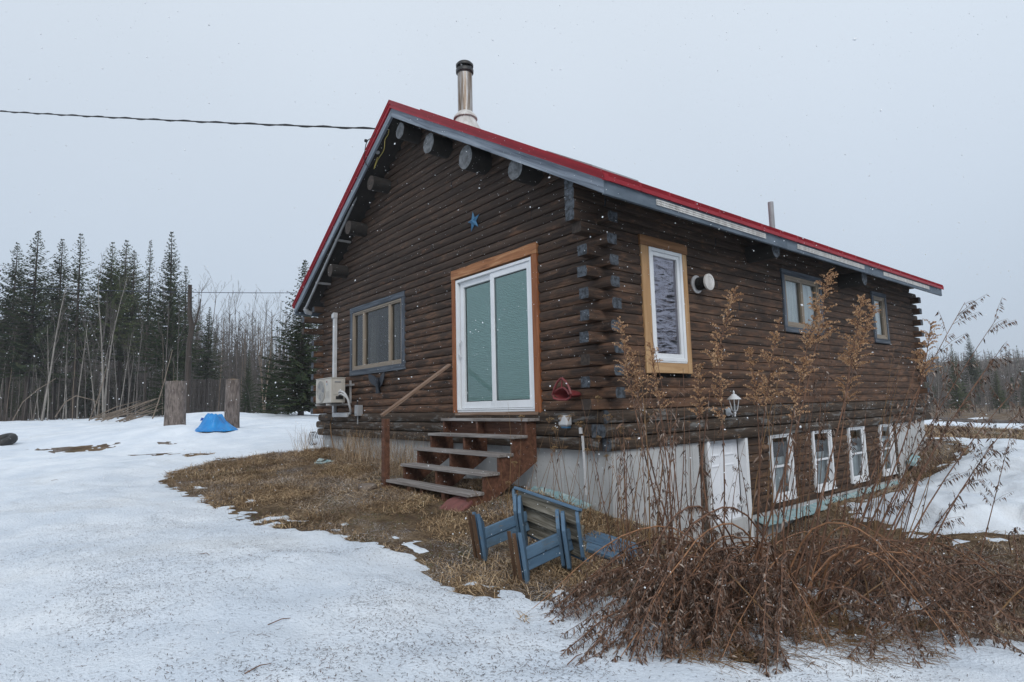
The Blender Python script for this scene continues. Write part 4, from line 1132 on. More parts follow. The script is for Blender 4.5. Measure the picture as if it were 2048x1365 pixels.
# service mast along the left rake
sm = empty('service_conduit', (-8.5, -.35, 2.3)); tag(sm, 'grey conduit with weatherhead running under the left roof edge', 'conduit')
a = ony(750, 312, -.36); b = ony(611, 618, -.36)
MB().tube([a, b], .028, 9).build('pipe', 'pvc_grey', sm, smooth=True)
dv = Vector(a)-Vector(b); dv.normalize()
MB().tube([Vector(a)-dv*.02, Vector(a)+dv*.05, Vector(a)+dv*.11+Vector((.03, -.02, -.02)), Vector(a)+dv*.12+Vector((.09, -.03, -.08))], [.035, .055, .06, .03], 10).build('weatherhead', 'pvc_grey', sm, smooth=True)
MB().tube([Vector(b)+dv*.02, Vector(b), Vector(b)+Vector((-.01, .04, -.07)), Vector(b)+Vector((0, .14, -.10))], [.045, .06, .06, .045], 10).build('elbow_box', 'pvc_grey', sm, smooth=True)
for t in (.22, .5, .8):
    c = Vector(a)*(1-t)+Vector(b)*t; MB().box(c.x-.02, c.x+.02, c.y-.032, c.y+.3, c.z-.02, c.z+.02).build('strap', 'galv', sm)

# overhead service cable with its loops at the gable
sc = empty('service_cable', (-4.855, -.45, 5.1)); tag(sc, 'black overhead service cable running from the gable peak to upper left', 'cable')
P0 = ony(752, 258, -.5); P0b = ony(778, 260, -.40); P1 = at(0, 206, 15); far = P0+(P1-P0)*3.2
pts = []
for t in np.linspace(0, 1, 30):
    p = P0+(far-P0)*t; p = p+np.array([0, 0, -.75*4*t*(1-t)*.35]); pts.append(p)
off = P1 - (P0+(P1-P0))
MB().tube(pts, .013, 6).build('main_cable', 'cable', sc)
tw = []
for i, t in enumerate(np.linspace(0, .32, 90)):
    p = P0+(far-P0)*t; p = p+np.array([0, 0, -.75*4*t*(1-t)*.35]); tw.append(p+np.array([0, .012*math.cos(i*.9), .022*math.sin(i*.9)]))
MB().tube(tw, .009, 5).build('twisted_conductor', 'cable', sc)
MB().tube([P0, ony(763, 257, -.46), P0b], .006, 5).build('dead_end_clamp', 'galv', sc)
MB().tube(smooth_path([P0, ony(750, 272, -.5), ony(735, 282, -.52), ony(730, 300, -.52), ony(729, 320, -.5), ony(738, 335, -.46), ony(748, 322, -.42)]), .008, 6).build('black_loop', 'cable', sc, smooth=True)
MB().tube(smooth_path([P0b, ony(776, 270, -.42), ony(770, 280, -.44), ony(768, 300, -.46), ony(757, 318, -.45), ony(748, 338, -.45), ony(752, 325, -.43), ony(755, 315, -.42)]), .006, 6).build('yellow_loop', 'cable_yellow', sc, smooth=True)
MB().lathe([(.002, -.03), (.03, -.02), (.035, 0), (.03, .02), (.002, .03)], tuple(ony(732, 282, -.52)), 'z', 8).build('splice', 'cable', sc)

# second, distant wire
uw = MB(); A = at(-120, 566, 42); B = at(640, 586, 36); pts = [A+(B-A)*t+np.array([0, 0, -.9*t*(1-t)]) for t in np.linspace(0, 1, 24)]
uw.tube(pts, .022, 5); tag(uw.build('utility_wire', 'blue_wire'), 'thin dark utility wire crossing in front of the left treeline', 'wire')

# tin star, bird ornament
c = ony(947.5, 443, YF-.04); R1, R2 = .165, .062
vs = [(0, -.045, 0)]; 
for j in range(10):
    r = R1 if j % 2 == 0 else R2; th = math.pi/2+j*math.pi/5; vs.append((r*math.cos(th), 0, r*math.sin(th)))
mb = MB(); mb.add(vs+[(0, .004, 0)], [(0, 1+j, 1+(j+1) % 10) for j in range(10)]+[(11, 1+(j+1) % 10, 1+j) for j in range(10)])
tag(mb.build('wall_star', 'star_blue', loc=tuple(c), rot=(0, RAD(-9), 0)), 'five-pointed blue tin star hanging on the gable wall', 'star')
c = ony(757, 763, YF-.05); bx, bz = c[0], c[2]
bd_ = empty('bird_ornament', (bx, YF-.04, bz-.2)); tag(bd_, 'dark metal bird with raised wings mounted under the triple window', 'ornament')
sc_ = 1.0
for sgn, span in ((-1, .30), (1, .33)):
    poly = [(0, .02), (.05, .05), (.13, .13), (.23, .19), (span, .21), (span+.015, .11), (span-.02, .0), (span-.09, -.10), (span-.18, -.17), (.05, -.22), (.0, -.22)]
    vs = [(bx+sgn*x, YF-.045-.06*x/span, bz+.02+z*.62) for x, z in poly]; n = len(vs)
    mb = MB(); mb.add(vs+[(x, y+.012, z) for x, y, z in vs], [tuple(range(n)), tuple(range(n, 2*n))[::-1]]+[(i, (i+1) % n, n+(i+1) % n, n+i) for i in range(n)])
    mb.build('wing', 'dark_ornament', bd_)
MB().tube([(bx+.02, YF-.06, bz+.07), (bx+.01, YF-.085, bz+.04), (bx, YF-.08, bz-.04), (bx, YF-.07, bz-.12), (bx-.005, YF-.055, bz-.22)], [.012, .030, .042, .034, .05], 9).build('body', 'dark_ornament', bd_, smooth=True)

# red hose hanger
q0 = ony(1125, 757, YF-.2); hb_ = empty('hose_hanger', (-.66, YF-.03, .1)); tag(hb_, 'red plastic triangular hose hanger on the wall right of the sliding door', 'hose hanger')
front = [ony(u, v, YF-.22) for u, v in ((1124, 757), (1131, 763), (1138, 775), (1142, 788), (1140, 796), (1133, 800), (1118, 800), (1108, 797), (1105, 790), (1109, 776), (1115, 764), (1121, 758))]
MB().tube(front+[front[0]], .014, 7, False).build('front_rim', 'red_plastic', hb_, smooth=True)
inner = [ony(u, v, YF-.20) for u, v in ((1107, 788), (1112, 782), (1120, 777), (1127, 776), (1134, 781), (1139, 790))]
MB().tube(inner, .013, 7).build('cross_rib', 'red_plastic', hb_, smooth=True)
MB().tube([ony(1124, 758, YF-.21), ony(1123, 776, YF-.20)], .010, 6).build('stem', 'red_plastic', hb_)
low = [ony(u, v, YF-.20) for u, v in ((1108, 790), (1114, 781), (1124, 778), (1134, 783), (1139, 792), (1133, 798), (1118, 798))]
bk = [Vector((p[0]+.10, YF-.035, p[2]-.005)) for p in low]; bk = [Vector((-.56+(p.x+.56)*.75, p.y, .20+(p.z-.20)*.6)) for p in bk]
mb = MB(); n = len(low); mb.add([tuple(p) for p in low]+[tuple(p) for p in bk], [(i, i+1, n+i+1, n+i) for i in range(n-1)]+[(n-1, 0, n, 2*n-1)]+[tuple(range(n, 2*n))])
mb.build('cradle', 'red_plastic', hb_, smooth=True)

# weatherproof outlet cover
q = ony(1133, 842, YF-.1); ob = empty('outlet_cover', (q[0], YF-.08, q[2]-.07)); tag(ob, 'white plastic outlet cover on the sill logs right of the steps', 'outlet cover')
MB().box(q[0]-.085, q[0]+.075, YF-.17, YF-.07, q[2]-.065, q[2]+.065).build('hood', 'pvc', ob, bevel=.022)
MB().lathe([(.016, -.004), (.016, .004), (.001, .005)], (q[0]-.055, YF-.174, q[2]+.005), 'y', 10).build('hole', 'rubber', ob)
MB().box(q[0]-.04, q[0]+.06, YF-.15, YF-.09, q[2]-.085, q[2]-.066).build('plug', 'star_blue', ob)

# thin pipe standing at the foundation near the corner
pp = empty('stand_pipe', (-.33, -.14, -1.05)); tag(pp, 'thin grey plastic pipe standing against the foundation near the corner', 'pipe')
MB().tube([ony(1161, 856, -.14), ony(1162, 868, -.14)], .022, 8).build('collar', 'pvc', pp)
MB().tube([ony(1165, 872, -.14), ony(1168, 915, -.14), ony(1172, 990, -.14)], .016, 8).build('pipe', 'pvc', pp)

# direct vent beside the narrow window
c0 = onx(1393, 568, XF+.02); c1 = onx(1412, 565, XF+.23)
ve = empty('wall_vent', tuple(c0)); tag(ve, 'round silver direct-vent terminal on the side wall beside the blond-trimmed window', 'vent')
vy, vz = c0[1]+.0, c0[2]-.01
MB().lathe([(.001, XF+.012), (.125, XF+.014), (.125, XF+.03), (.10, XF+.036), (.078, XF+.045)], (0, vy, vz), 'x', 24).build('wall_plate', 'galv', ve, smooth=True)
for k in range(5): MB().lathe([(.070, XF+.05+k*.026), (.092, XF+.056+k*.026), (.092, XF+.066+k*.026), (.070, XF+.072+k*.026)], (0, vy, vz), 'x', 24).build('baffle', 'black_metal', ve, smooth=True)
MB().lathe([(.09, XF+.19), (.112, XF+.20), (.112, XF+.225), (.075, XF+.232), (.072, XF+.226), (.04, XF+.228), (.001, XF+.228)], (0, vy, vz), 'x', 24).build('cap', 'galv_pale', ve, smooth=True)

# wall lantern over the cellar door
ly, lx = 2.28, XF+.24; b = onx(1455, 824, XF+.05)
wl_ = empty('wall_lantern', (XF+.1, 2.36, -.2)); tag(wl_, 'white carriage lantern on a curved arm above the cellar door', 'wall lamp')
MB().lathe([(.001, XF+.050), (.062, XF+.052), (.062, XF+.066), (.045, XF+.078), (.02, XF+.085)], (0, b[1], b[2]), 'x', 18).build('back_plate', 'white_metal', wl_, smooth=True)
MB().tube([(XF+.08, b[1], b[2]), (XF+.14, b[1]-.02, b[2]-.045), (XF+.21, ly+.02, b[2]-.04), (lx, ly, b[2]+.005)], .012, 7).build('arm', 'white_metal', wl_, smooth=True)
zb = -.065
MB().lathe([(.006, -.150), (.012, -.140), (.006, -.125), (.020, -.100), (.012, -.09), (.035, zb), (.040, zb+.008)], (lx, ly, 0), 'z', 12).build('base', 'white_metal', wl_, smooth=True)
mb = MB()
for j in range(6):
    th = j*math.pi/3; mb.tube([(lx+.038*math.cos(th), ly+.038*math.sin(th), zb), (lx+.072*math.cos(th), ly+.072*math.sin(th), .085)], .0055, 5)
mb.build('cage', 'white_metal', wl_)
MB().lathe([(.034, zb+.005), (.066, .082)], (lx, ly, 0), 'z', 6).build('lamp_shade', 'lamp_glass', wl_)
MB().lathe([(.092, .083), (.088, .092), (.055, .125), (.040, .135), (.030, .150), (.012, .158), (.010, .170), (.016, .178), (.004, .205), (.001, .21)], (lx, ly, 0), 'z', 12).build('roof_cap', 'white_metal', wl_, smooth=True)
MB().lathe([(.012, zb), (.016, zb+.03), (.012, zb+.08), (.001, zb+.09)], (lx, ly, 0), 'z', 8).build('bulb', 'pvc', wl_, smooth=True)

# wooden steps
st = empty('wooden_steps', (-2.13, -.6, -1.05)); tag(st, 'weathered wooden steps with open risers leading to the sliding door', 'steps')
SX0, SX1, SY, RUN, SZ1, RISE, TD = -3.148, -1.124, -.277, .225, -.094, .206, .235
for k in range(5):
    yf = SY-RUN*k; z = SZ1-RISE*k
    t = .038; s = rng.uniform(-.012, .012)
    mb = MB(); mb.box(-(SX1-SX0)/2, (SX1-SX0)/2, -TD/2, TD/2, -t/2, t/2)
    mb.build('tread', 'tread', st, bevel=.005, loc=((SX0+SX1)/2+s, yf+TD/2, z-t/2), rot=(0, rng.uniform(-.004, .004), rng.uniform(-.004, .004)))
for x in (SX0+.05, (SX0+SX1)/2-.10, SX1-.06):
    poly = [(YF-.065, SZ1-.038)]
    for k in range(5):
        yf = SY-RUN*k+.028; poly += [(yf, SZ1-.038-RISE*k), (yf, SZ1-.038-RISE*(k+1))]
    ye = SY-RUN*4+.028
    poly += [(ye+.16, SZ1-.038-RISE*5), (YF-.065, SZ1-.038-RISE*1-.30)]
    MB().prism(poly, 0, x-.019, x+.019).build('stringer', 'stair_red', st, bevel=.003)
MB().box(SX0+.07, SX1-.08, YF-.10, YF-.064, SZ1-.25, SZ1-.042).build('ledger', 'stair_red', st)
for x in (SX0+.55, SX0+1.4): MB().box(x, x+.07, SY-RUN*4+.03, SY-RUN*4+.10, -1.2, SZ1-RISE*4-.039).build('block', 'stair_red', st)
pb = hit(772, 965); px_, py_ = -3.215, SY-RUN*4+.03
ptop = ony(768, 838, py_)[2]
MB().box(px_-.044, px_+.044, py_-.044, py_+.044, -1.2, ptop).build('post', 'stair_red', st, bevel=.004)
r0 = Vector((px_, py_-.06, ony(762, 836, py_)[2]+.012)); r1 = Vector(ony(914, 731, YF-.07)); r1.x = -3.16
dv = r1-r0; L = dv.length; rot = dv.to_track_quat('X', 'Z').to_euler()
MB().box(-L/2, L/2, -.045, .045, -.019, .019).build('handrail', 'rail', st, bevel=.004, loc=tuple((r0+r1)/2+Vector((0, 0, .02))), rot=rot)

# tipped-over blue bench, lying on its back
BS = .95
bo = CAM+BS*(np.array([.938, -1.418, -1.24])-CAM)
ba = Vector((-.992, .084, .0945)).normalized(); bc = Vector((.0744, -.216, .9735)).normalized(); bb = bc.cross(ba).normalized()
bb = bb if bb.y > 0 else -bb
BM = Matrix.Identity(4)
for i in range(3): BM[i][0] = ba[i]; BM[i][1] = bb[i]; BM[i][2] = bc[i]; BM[i][3] = bo[i]
bench = empty('garden_bench', (bo[0]-.4, bo[1], -1.27)); tag(bench, 'tipped-over blue painted wooden bench lying on its back near the steps', 'bench')
BE = BM.to_euler()
def bpart(name, poly_bc=None, a0=0, a1=0, mat='bench_blue', box=None, along='a', bevel=.004):
    """pieces in bench axes: a along the seat, b away from the feet, c up; built about their own centre with grain along x"""
    if box: a0, a1, b0, b1, c0, c1 = [v*BS for v in box]; pol = [(b0, c0), (b1, c0), (b1, c1), (b0, c1)]
    else: pol = [(b*BS, c*BS) for b, c in poly_bc]; a0 *= BS; a1 *= BS
    cb = sum(p[0] for p in pol)/len(pol); cc = sum(p[1] for p in pol)/len(pol); ca = (a0+a1)/2
    mb = MB(); pol2 = [(p[0]-cb, p[1]-cc) for p in pol]
    mb.prism(pol2, 0, a0-ca, a1-ca)
    R = BM.to_3x3()
    if along == 'c':                                # store rotated so that local x is the grain
        Q = Matrix.Rotation(RAD(90), 3, 'Y'); mb.v = [tuple(Q @ Vector(v)) for v in mb.v]; R = R @ Q.inverted()
    if along == 'b':
        Q = Matrix.Rotation(RAD(90), 3, 'Z'); mb.v = [tuple(Q @ Vector(v)) for v in mb.v]; R = R @ Q.inverted()
    return mb.build(name, mat, bench, bevel=bevel*BS, loc=tuple(BM @ Vector((ca, cb, cc))), rot=R.to_euler())
for (c0, c1) in ((.012, .150), (.155, .292), (.297, .425)): bpart('seat_plank', box=(.02, .925, .001, .036, c0, c1), mat='bench_raw')
bpart('apron', box=(-.005, .945, -.012, .040, .428, .452)); bpart('apron', box=(.0, .94, -.012, .040, -.014, .009))
bpart('end_apron', [(-.07, .06), (-.07, .36), (-.02, .43), (.03, .43), (.03, .0), (-.02, .0)], -.012, .016, along='c')
bpart('end_apron', [(-.07, .06), (-.07, .36), (-.02, .43), (.03, .43), (.03, .0), (-.02, .0)], .928, .955, along='c')
for a in (.138, .780):
    bpart('leg', box=(a-.002, a+.036, -.53, -.005, .062, .150), along='b'); bpart('leg', box=(a-.002, a+.036, -.53, -.005, .154, .246), along='b')
    for (s0, s1) in ((-.036, -.003), (.037, .070)):
        bpart('cleat', [(-.171, -.03), (-.171, .300), (-.06, .405), (-.002, .405), (-.002, -.03), (-.11, -.085)], a+s0, a+s1, along='c')
        bpart('foot', [(-.58, -.012), (-.58, .432), (-.455, .300), (-.453, .045)], a+s0, a+s1, along='c')
    for (s0, s1) in ((-.035, -.004), (.038, .069)): bpart('foot_edge', box=(a+s0, a+s1, -.586, -.5805, .0, .42), mat='bench_edge', along='c', bevel=.001)
bxr = float(BM[0][3])
zb_ = -1.255
for i, (y0, y1, xr) in enumerate(((-.80, -.655, 1.00), (-.965, -.815, 1.085), (-1.13, -.98, 1.10))):
    mb = MB(); Lb = .93
    mb.prism([(-Lb/2, -.07), (Lb/2-.09*(i == 1), -.07), (Lb/2, .0), (Lb/2-.10*(i == 0), .07), (-Lb/2, .07)], 2, -.017, .017)
    mb.build('back_slat', 'bench_blue', bench, bevel=.004, loc=(xr-Lb/2, (y0+y1)/2, zb_+.03-.008*i), rot=(RAD(3), RAD(3.5), RAD(-2)))
for x in (.35, .80): MB().box(x-.03, x+.03, -1.13, -.66, zb_-.03, zb_+.008).build('back_batten', 'bench_blue', bench, bevel=.004)

# pavers and stones by the steps
q = hit(906, 1018)
def rock(name, c, r, flat, mat, label, cat, sides=9, seed=0):
    rr = random.Random(seed); bm = bmesh.new(); bmesh.ops.create_icosphere(bm, subdivisions=2, radius=1)
    for v in bm.verts:
        k = 1+.22*(rr.random()-.5); v.co = Vector((v.co.x*r[0]*k, v.co.y*r[1]*k, max(-.5, min(.6, v.co.z))*r[2]*k))
    me = bpy.data.meshes.new(name); bm.to_mesh(me); bm.free(); me.materials.append(MT[mat])
    o = link(name, me, None, c); return tag(o, label, cat)
oct_ = [(.215*math.cos(t+.2)*1.0, .215*math.sin(t+.2)) for t in np.arange(8)*math.pi/4]
mb = MB(); mb.prism(oct_, 2, 0, .05)
tag(mb.build('paver', 'red_stone', bevel=.012, loc=(q[0], q[1]+.05, gz1(q[0], q[1])-.0), rot=(RAD(28), RAD(-8), .4)), 'octagonal red paver leaning on the grass in front of the steps', 'paver')
q = hit(735, 978); rock('rock', (q[0], q[1], gz1(q[0], q[1])+.02), (.17, .13, .08), 0, 'stone', 'flat brown rock beside the handrail post', 'rock', seed=3)

# blue foam insulation along the foundation
fb = MB(); rr = random.Random(4)
def foam_strip(pts, w, t, name, label):
    mb = MB(); n = len(pts); vs = []
    for (x, y, z, dx, dy) in pts:
        for a_, b_ in ((0, 0), (1, 0), (1, 1), (0, 1)):
            vs.append((x+dx*w*a_+rr.uniform(-.012, .012), y+dy*w*a_+rr.uniform(-.012, .012), z-.05*a_*1.2+t*b_+rr.uniform(-.012, .012)))
    mb.add(vs, [(i*4+j, i*4+(j+1) % 4, i*4+4+(j+1) % 4, i*4+4+j) for i in range(n-1) for j in range(4)]+[(0, 1, 2, 3), tuple((n-1)*4+j for j in (3, 2, 1, 0))])
    return tag(mb.build(name, 'foam', bevel=.01), label, 'foam board')
def foam_wall(y0, y1, n, w):
    out = []
    for y in np.linspace(y0, y1, n): out.append((-.02, y, gz1(.3, y)+.02+.0, 1, 0))
    return out
foam_strip([(-.02, y, max(-1.64+.0*(y-4), gz1(.2, y)+.03), 1, 0) for y in np.linspace(3.0, 4.9, 12)], .20, .035, 'foam_board', 'wide blue foam board sloping beside the cellar door')
foam_strip([(-.02, y, max(-1.62, gz1(.15, y)+.02), 1, 0) for y in np.linspace(4.95, 8.5, 20)], .06, .03, 'foam_board', 'narrow blue foam strip below the sash windows')
foam_strip([(.02, y, gz1(.12, y)+.02+.16, 1, 0) for y in np.linspace(8.95, 9.25, 4)], .16, .09, 'foam_board', 'upright blue foam scrap near the far foundation corner')
foam_strip([(x, -.02, gz1(x, -.2)+.0, 0, -1) for x in np.linspace(-1.30, -.30, 14)], .13, .05, 'foam_board', 'crumbling blue foam board along the front foundation behind the bench')

# tall stumps, tarp and oddments on the left
def stump(u, v, vt, wpx, label, seed, d):
    q = at(u, v, d); x, y = q[0], q[1]; z0 = gz1(x, y); H = (v-vt)/FPX*d; R = wpx/2/FPX*d
    o = empty('tree_stump', (x, y, z0)); tag(o, label, 'stump', 'tall sawn stumps in the snow')
    rr = random.Random(seed); n = 18; ph = [rr.uniform(0, 6) for _ in range(3)]
    prof = [(-.3, 1.12), (0, 1.08), (.12, 1.02), (.3, 1.0), (.55, 1.0), (.8, .98), (1, .97)]; vs = []
    for t, k in prof:
        for j in range(n):
            th = 2*math.pi*j/n; r = R*k*(1+.05*math.sin(3*th+ph[0])+.03*math.sin(7*th+ph[1]+t*3)+rr.uniform(-.02, .02))
            vs.append((x+r*math.cos(th), y+r*math.sin(th), z0+H*t))
    mb = MB(); m = len(prof); mb.add(vs, [(i*n+j, i*n+(j+1) % n, (i+1)*n+(j+1) % n, (i+1)*n+j) for i in range(m-1) for j in range(n)])
    mb.build('bark', 'bark_stump', o, smooth=True)
    mb = MB(); mb.add([vs[(m-1)*n+j] for j in range(n)]+[(x, y, z0+H+.02)], [(j, (j+1) % n, n) for j in range(n)]); mb.build('cut_top', 'cut_wood', o)
    return o
stump(350, 868, 772, 38, 'thick tall sawn stump standing in the snow on the left', 1, 20.3)
stump(463, 880, 783, 27, 'slimmer tall sawn stump right behind the blue tarp', 2, 17.2)
q = at(430, 877, 16.4); tx, ty = q[0], q[1]; tz = gz1(tx, ty)
n, m = 44, 32; vs = []; rr = np.random.RandomState(3)
ax_ = np.array([AR[0], AR[1]]); ax_ /= np.linalg.norm(ax_); ay_ = np.array([-ax_[1], ax_[0]])
for i in range(n+1):
    for j in range(m+1):
        s, t = -1+2*i/n, -1+2*j/m; r = max(abs(s), abs(t)) if True else 0; rr2 = math.hypot(s, t)
        h = .43*(1-smooth01((rr2-.30)/.70))*(1-.42*smooth01((s-.15)/.25))*(1-.25*smooth01((-s-.35)/.3)) if rr2 < 1.3 else 0
        h = float(h)+(.16*float(fbm(np.array(s*3.+5), np.array(t*3.+2), 4, 5)-.5)+.035*abs(math.sin(5*math.atan2(t, s)+3*rr2)))*(1 if rr2 < 1 else .2)
        k = 1.0 if rr2 < 1 else 1/rr2
        p = np.array([tx, ty])+ax_*s*.60*k+ay_*t*.5*k
        vs.append((p[0], p[1], tz-.03+max(-.02, h)))
mb = MB(); mb.add(vs, [(i*(m+1)+j, (i+1)*(m+1)+j, (i+1)*(m+1)+j+1, i*(m+1)+j+1) for i in range(n) for j in range(m)])
tag(mb.build('tarp', 'tarp', smooth=True), 'bright blue tarp covering a heap beside the slim stump', 'tarp')
q = at(414, 836, 24); mb = MB(); z0 = gz1(q[0], q[1])
for i in range(5):
    a = -.28+.14*i; c = q+AR*a; mb.add([(c[0], c[1], z0+.02), (c[0]+AR[0]*.15, c[1]+AR[1]*.15, z0+.03), (c[0]+AR[0]*.15, c[1]+AR[1]*.15, z0+.13+.05*(i % 2)), (c[0], c[1]+.05, z0+.15-.06*(i % 2))], [(0, 1, 2, 3)])
tag(mb.build('plastic_scrap', 'blue_plastic'), 'small dark blue plastic scrap on the snow bank behind the tarp', 'plastic scrap')
q = at(2, 878, 15.5); z0 = gz1(q[0], q[1])
ty_ = empty('tyre', (q[0], q[1], z0)); tag(ty_, 'black tyre half sunk in the snow at the left edge', 'tyre')
def torus(R, r, n=28, k=10):
    vs = []
    for i in range(n):
        for j in range(k):
            th, ph = 2*math.pi*i/n, 2*math.pi*j/k
            vs.append(((R+r*math.cos(ph))*math.cos(th), (R+r*math.cos(ph))*math.sin(th), r*1.2*math.sin(ph)))
    return vs, [(i*k+j, ((i+1) % n)*k+j, ((i+1) % n)*k+(j+1) % k, i*k+(j+1) % k) for i in range(n) for j in range(k)]
vs, fs = torus(.26, .10); MB().add(vs, fs).build('tread', 'rubber', ty_, smooth=True, loc=(q[0]-.06, q[1], z0+.08), rot=(RAD(20), RAD(14), 0))
MB().lathe([(.17, -.04), (.17, .04), (.10, .02), (.03, .03), (.001, .03)], (0, 0, 0), 'z', 18).build('rim', 'black_metal', ty_, loc=(q[0]-.06, q[1], z0+.08), rot=(RAD(20), RAD(14), 0))
q = ony(636, 885, .35); z0 = gz1(-8.95, .1)
mb = MB()
for k in range(3): mb.tube([(-8.85+.16*math.cos(t)+.03*k, -.05-.05*k, z0+.14+.15*math.sin(t)) for t in np.linspace(0, 5.6, 16)], .008, 5)
tag(mb.build('wire_coil', 'cable'), 'loose coil of black wire at the left foundation corner', 'wire')
q = ony(632, 786, -.7); mb = MB(); z0 = .42
c = at(632, 785, 13.9); 
mb = MB()
for i in range(4):
    for j in range(2): mb.v.append((c[0]+AR[0]*(.06*j-.05+.015*i)*.9, c[1]+AR[1]*(.06*j-.05)+.05, c[2]+.17-.10*i+.02*j))
mb.f = [(2*i, 2*i+1, 2*i+3, 2*i+2) for i in range(3)]; mb.mi = [0]*3
tag(mb.build('plastic_strip', 'tarp'), 'bright blue plastic strip hanging at the left house corner by the heat pump', 'plastic strip')
q = hit(648, 926); mb = MB(); rr = random.Random(8)
for i in range(9):
    a_ = rr.uniform(0, 6.28); c_ = Vector((q[0]+rr.uniform(-.16, .16), q[1]+rr.uniform(-.1, .1), gz1(q[0], q[1])+.015)); e_ = Vector((math.cos(a_), math.sin(a_), rr.uniform(-.1, .35)))*.13; s_ = Vector((-math.sin(a_), math.cos(a_), .2))*.05
    mb.add([c_-e_-s_, c_+e_-s_, c_+e_+s_, c_-e_+s_], [(0, 1, 2, 3)])
tag(mb.build('rag', 'foam'), 'crumpled pale blue rag in the thatch near the left foundation', 'rag')
# ------------------------------------------------------------------ trees
class Tri:
    """fast collector of triangles and thin tubes"""
    def __init__(s): s.V = []; s.F = []; s.n = 0
    def tri(s, a, b, c):
        s.V += [a, b, c]; s.F.append((s.n, s.n+1, s.n+2)); s.n += 3
    def quad(s, a, b, c, d):
        s.V += [a, b, c, d]; s.F += [(s.n, s.n+1, s.n+2), (s.n, s.n+2, s.n+3)]; s.n += 4
    def tube(s, pts, rad, k=3):
        pts = [np.asarray(p, float) for p in pts]; m = len(pts); base = s.n
        for i, p in enumerate(pts):
            t = pts[min(i+1, m-1)]-pts[max(i-1, 0)]; t = t/(norm3(t)+1e-9)
            a = cross3(t, (0.3, 0.2, 0.93)); l = norm3(a)
            a = cross3(t, (1, 0, 0)) if l < 1e-3 else a
            a = a/(norm3(a)+1e-9); b = cross3(t, a)
            for j in range(k):
                th = 2*math.pi*j/k; s.V.append(tuple(p+(a*math.cos(th)+b*math.sin(th))*rad[i]))
        for i in range(m-1):
            for j in range(k):
                q0, q1, q2, q3 = base+i*k+j, base+i*k+(j+1) % k, base+(i+1)*k+(j+1) % k, base+(i+1)*k+j
                s.F += [(q0, q1, q2), (q0, q2, q3)]
        s.n += m*k
    def mesh(s, name, mat, smooth=False):
        o = raw(name, np.array(s.V), np.array(s.F), mat, None, smooth); me = o.data
        WM.pop(o.name, None); bpy.data.objects.remove(o); return me

def conifer(seed, H, R, clear, dens=1.0, ragged=.3, dead=.4):
    """trunk mesh and crown mesh of a spruce with its foot at the origin; R is the widest half width"""
    r = random.Random(seed); T = Tri(); C = Tri()
    lean = r.uniform(-.01, .01)
    T.tube([(0, 0, -.4), (lean*H*.3, 0, H*.3), (lean*H*.7, 0, H*.7), (lean*H, 0, H)], [H*.0115, H*.0095, H*.005, .012], 6)
    z = H*.992; zc = H*clear; gap = r.uniform(.2, .3)
    while z > H*.05:
        f = (H-z)/(H-zc)                             # 0 at the top, 1 where the green crown ends
        live = f < 1
        if live: ln = R*(f**.95)*(1 if f < .75 else 1-.5*(f-.75)); nb = int((5+4*f)*dens)
        else:
            ln = R*.55; nb = 2 if r.random() < dead else 0
        nb = max(nb, 3) if live else nb
        a0 = r.uniform(0, 6.28)
        for b in range(nb):
            th = a0+2*math.pi*b/nb+r.uniform(-.35, .35); L = ln*r.uniform(1-ragged, 1+ragged*.45)+.06
            up = .45-.95*min(f, 1)*r.uniform(.7, 1.15)
            d = np.array([math.cos(th), math.sin(th), 0]); sd = np.array([-math.sin(th), math.cos(th), 0])
            o = np.array([lean*z, 0, z+r.uniform(-.08, .08)])
            def pos(t): return o+d*L*t+np.array([0, 0, L*(up*t+.30*t*t)])
            T.tube([pos(0), pos(.55), pos(1.0)], [.018+.006*L, .010+.003*L, .003], 3) if (L > .5) else None
            if not live and r.random() < .75:
                for _ in range(3):
                    t = r.uniform(.3, 1); p = pos(t); e = p+sd*r.choice((-1, 1))*r.uniform(.1, .35)+d*.15+np.array([0, 0, r.uniform(-.15, .05)])
                    T.tube([p, e], [.006, .003], 3)
                continue
            steps = max(3, int(L/.15*dens))
            for s in range(steps):
                t = (s+.6*r.random()+.25)/steps
                if t > 1: t = 1
                p = pos(t); w = (.07+.19*L)*(1.1-t*.75)*r.uniform(.6, 1.2)+.03
                for sg in (-1, 1):
                    if r.random() < .12: continue
                    e = p+(sd*sg*.85+d*.75)*w*.85+np.array([0, 0, -w*r.uniform(.05, .55)])
                    m_ = (p+e)/2; wd = .035+.10*w; n_ = d*sg*.5+np.array([0, 0, -1.0]); n_ = n_/norm3(n_)
                    C.quad(tuple(p), tuple(m_+n_*wd*1.3+sd*.03*sg), tuple(e), tuple(m_-n_*wd*.5-d*wd*.3*sg))
            e = pos(1.05); C.tri(tuple(pos(.8)+sd*.05), tuple(pos(.8)-sd*.05), tuple(e))
        z -= gap*r.uniform(.75, 1.25)*(1 if live else 1.6)
    for k in range(0):
        zz = H*(1-.004*k); a = r.uniform(0, 6.28); C.tri((lean*H, 0, zz), (lean*H+.03*math.cos(a), .03*math.sin(a), zz-.12), (lean*H+(.05+.01*k)*math.cos(a), (.05+.01*k)*math.sin(a), zz-.02))
    return T, C

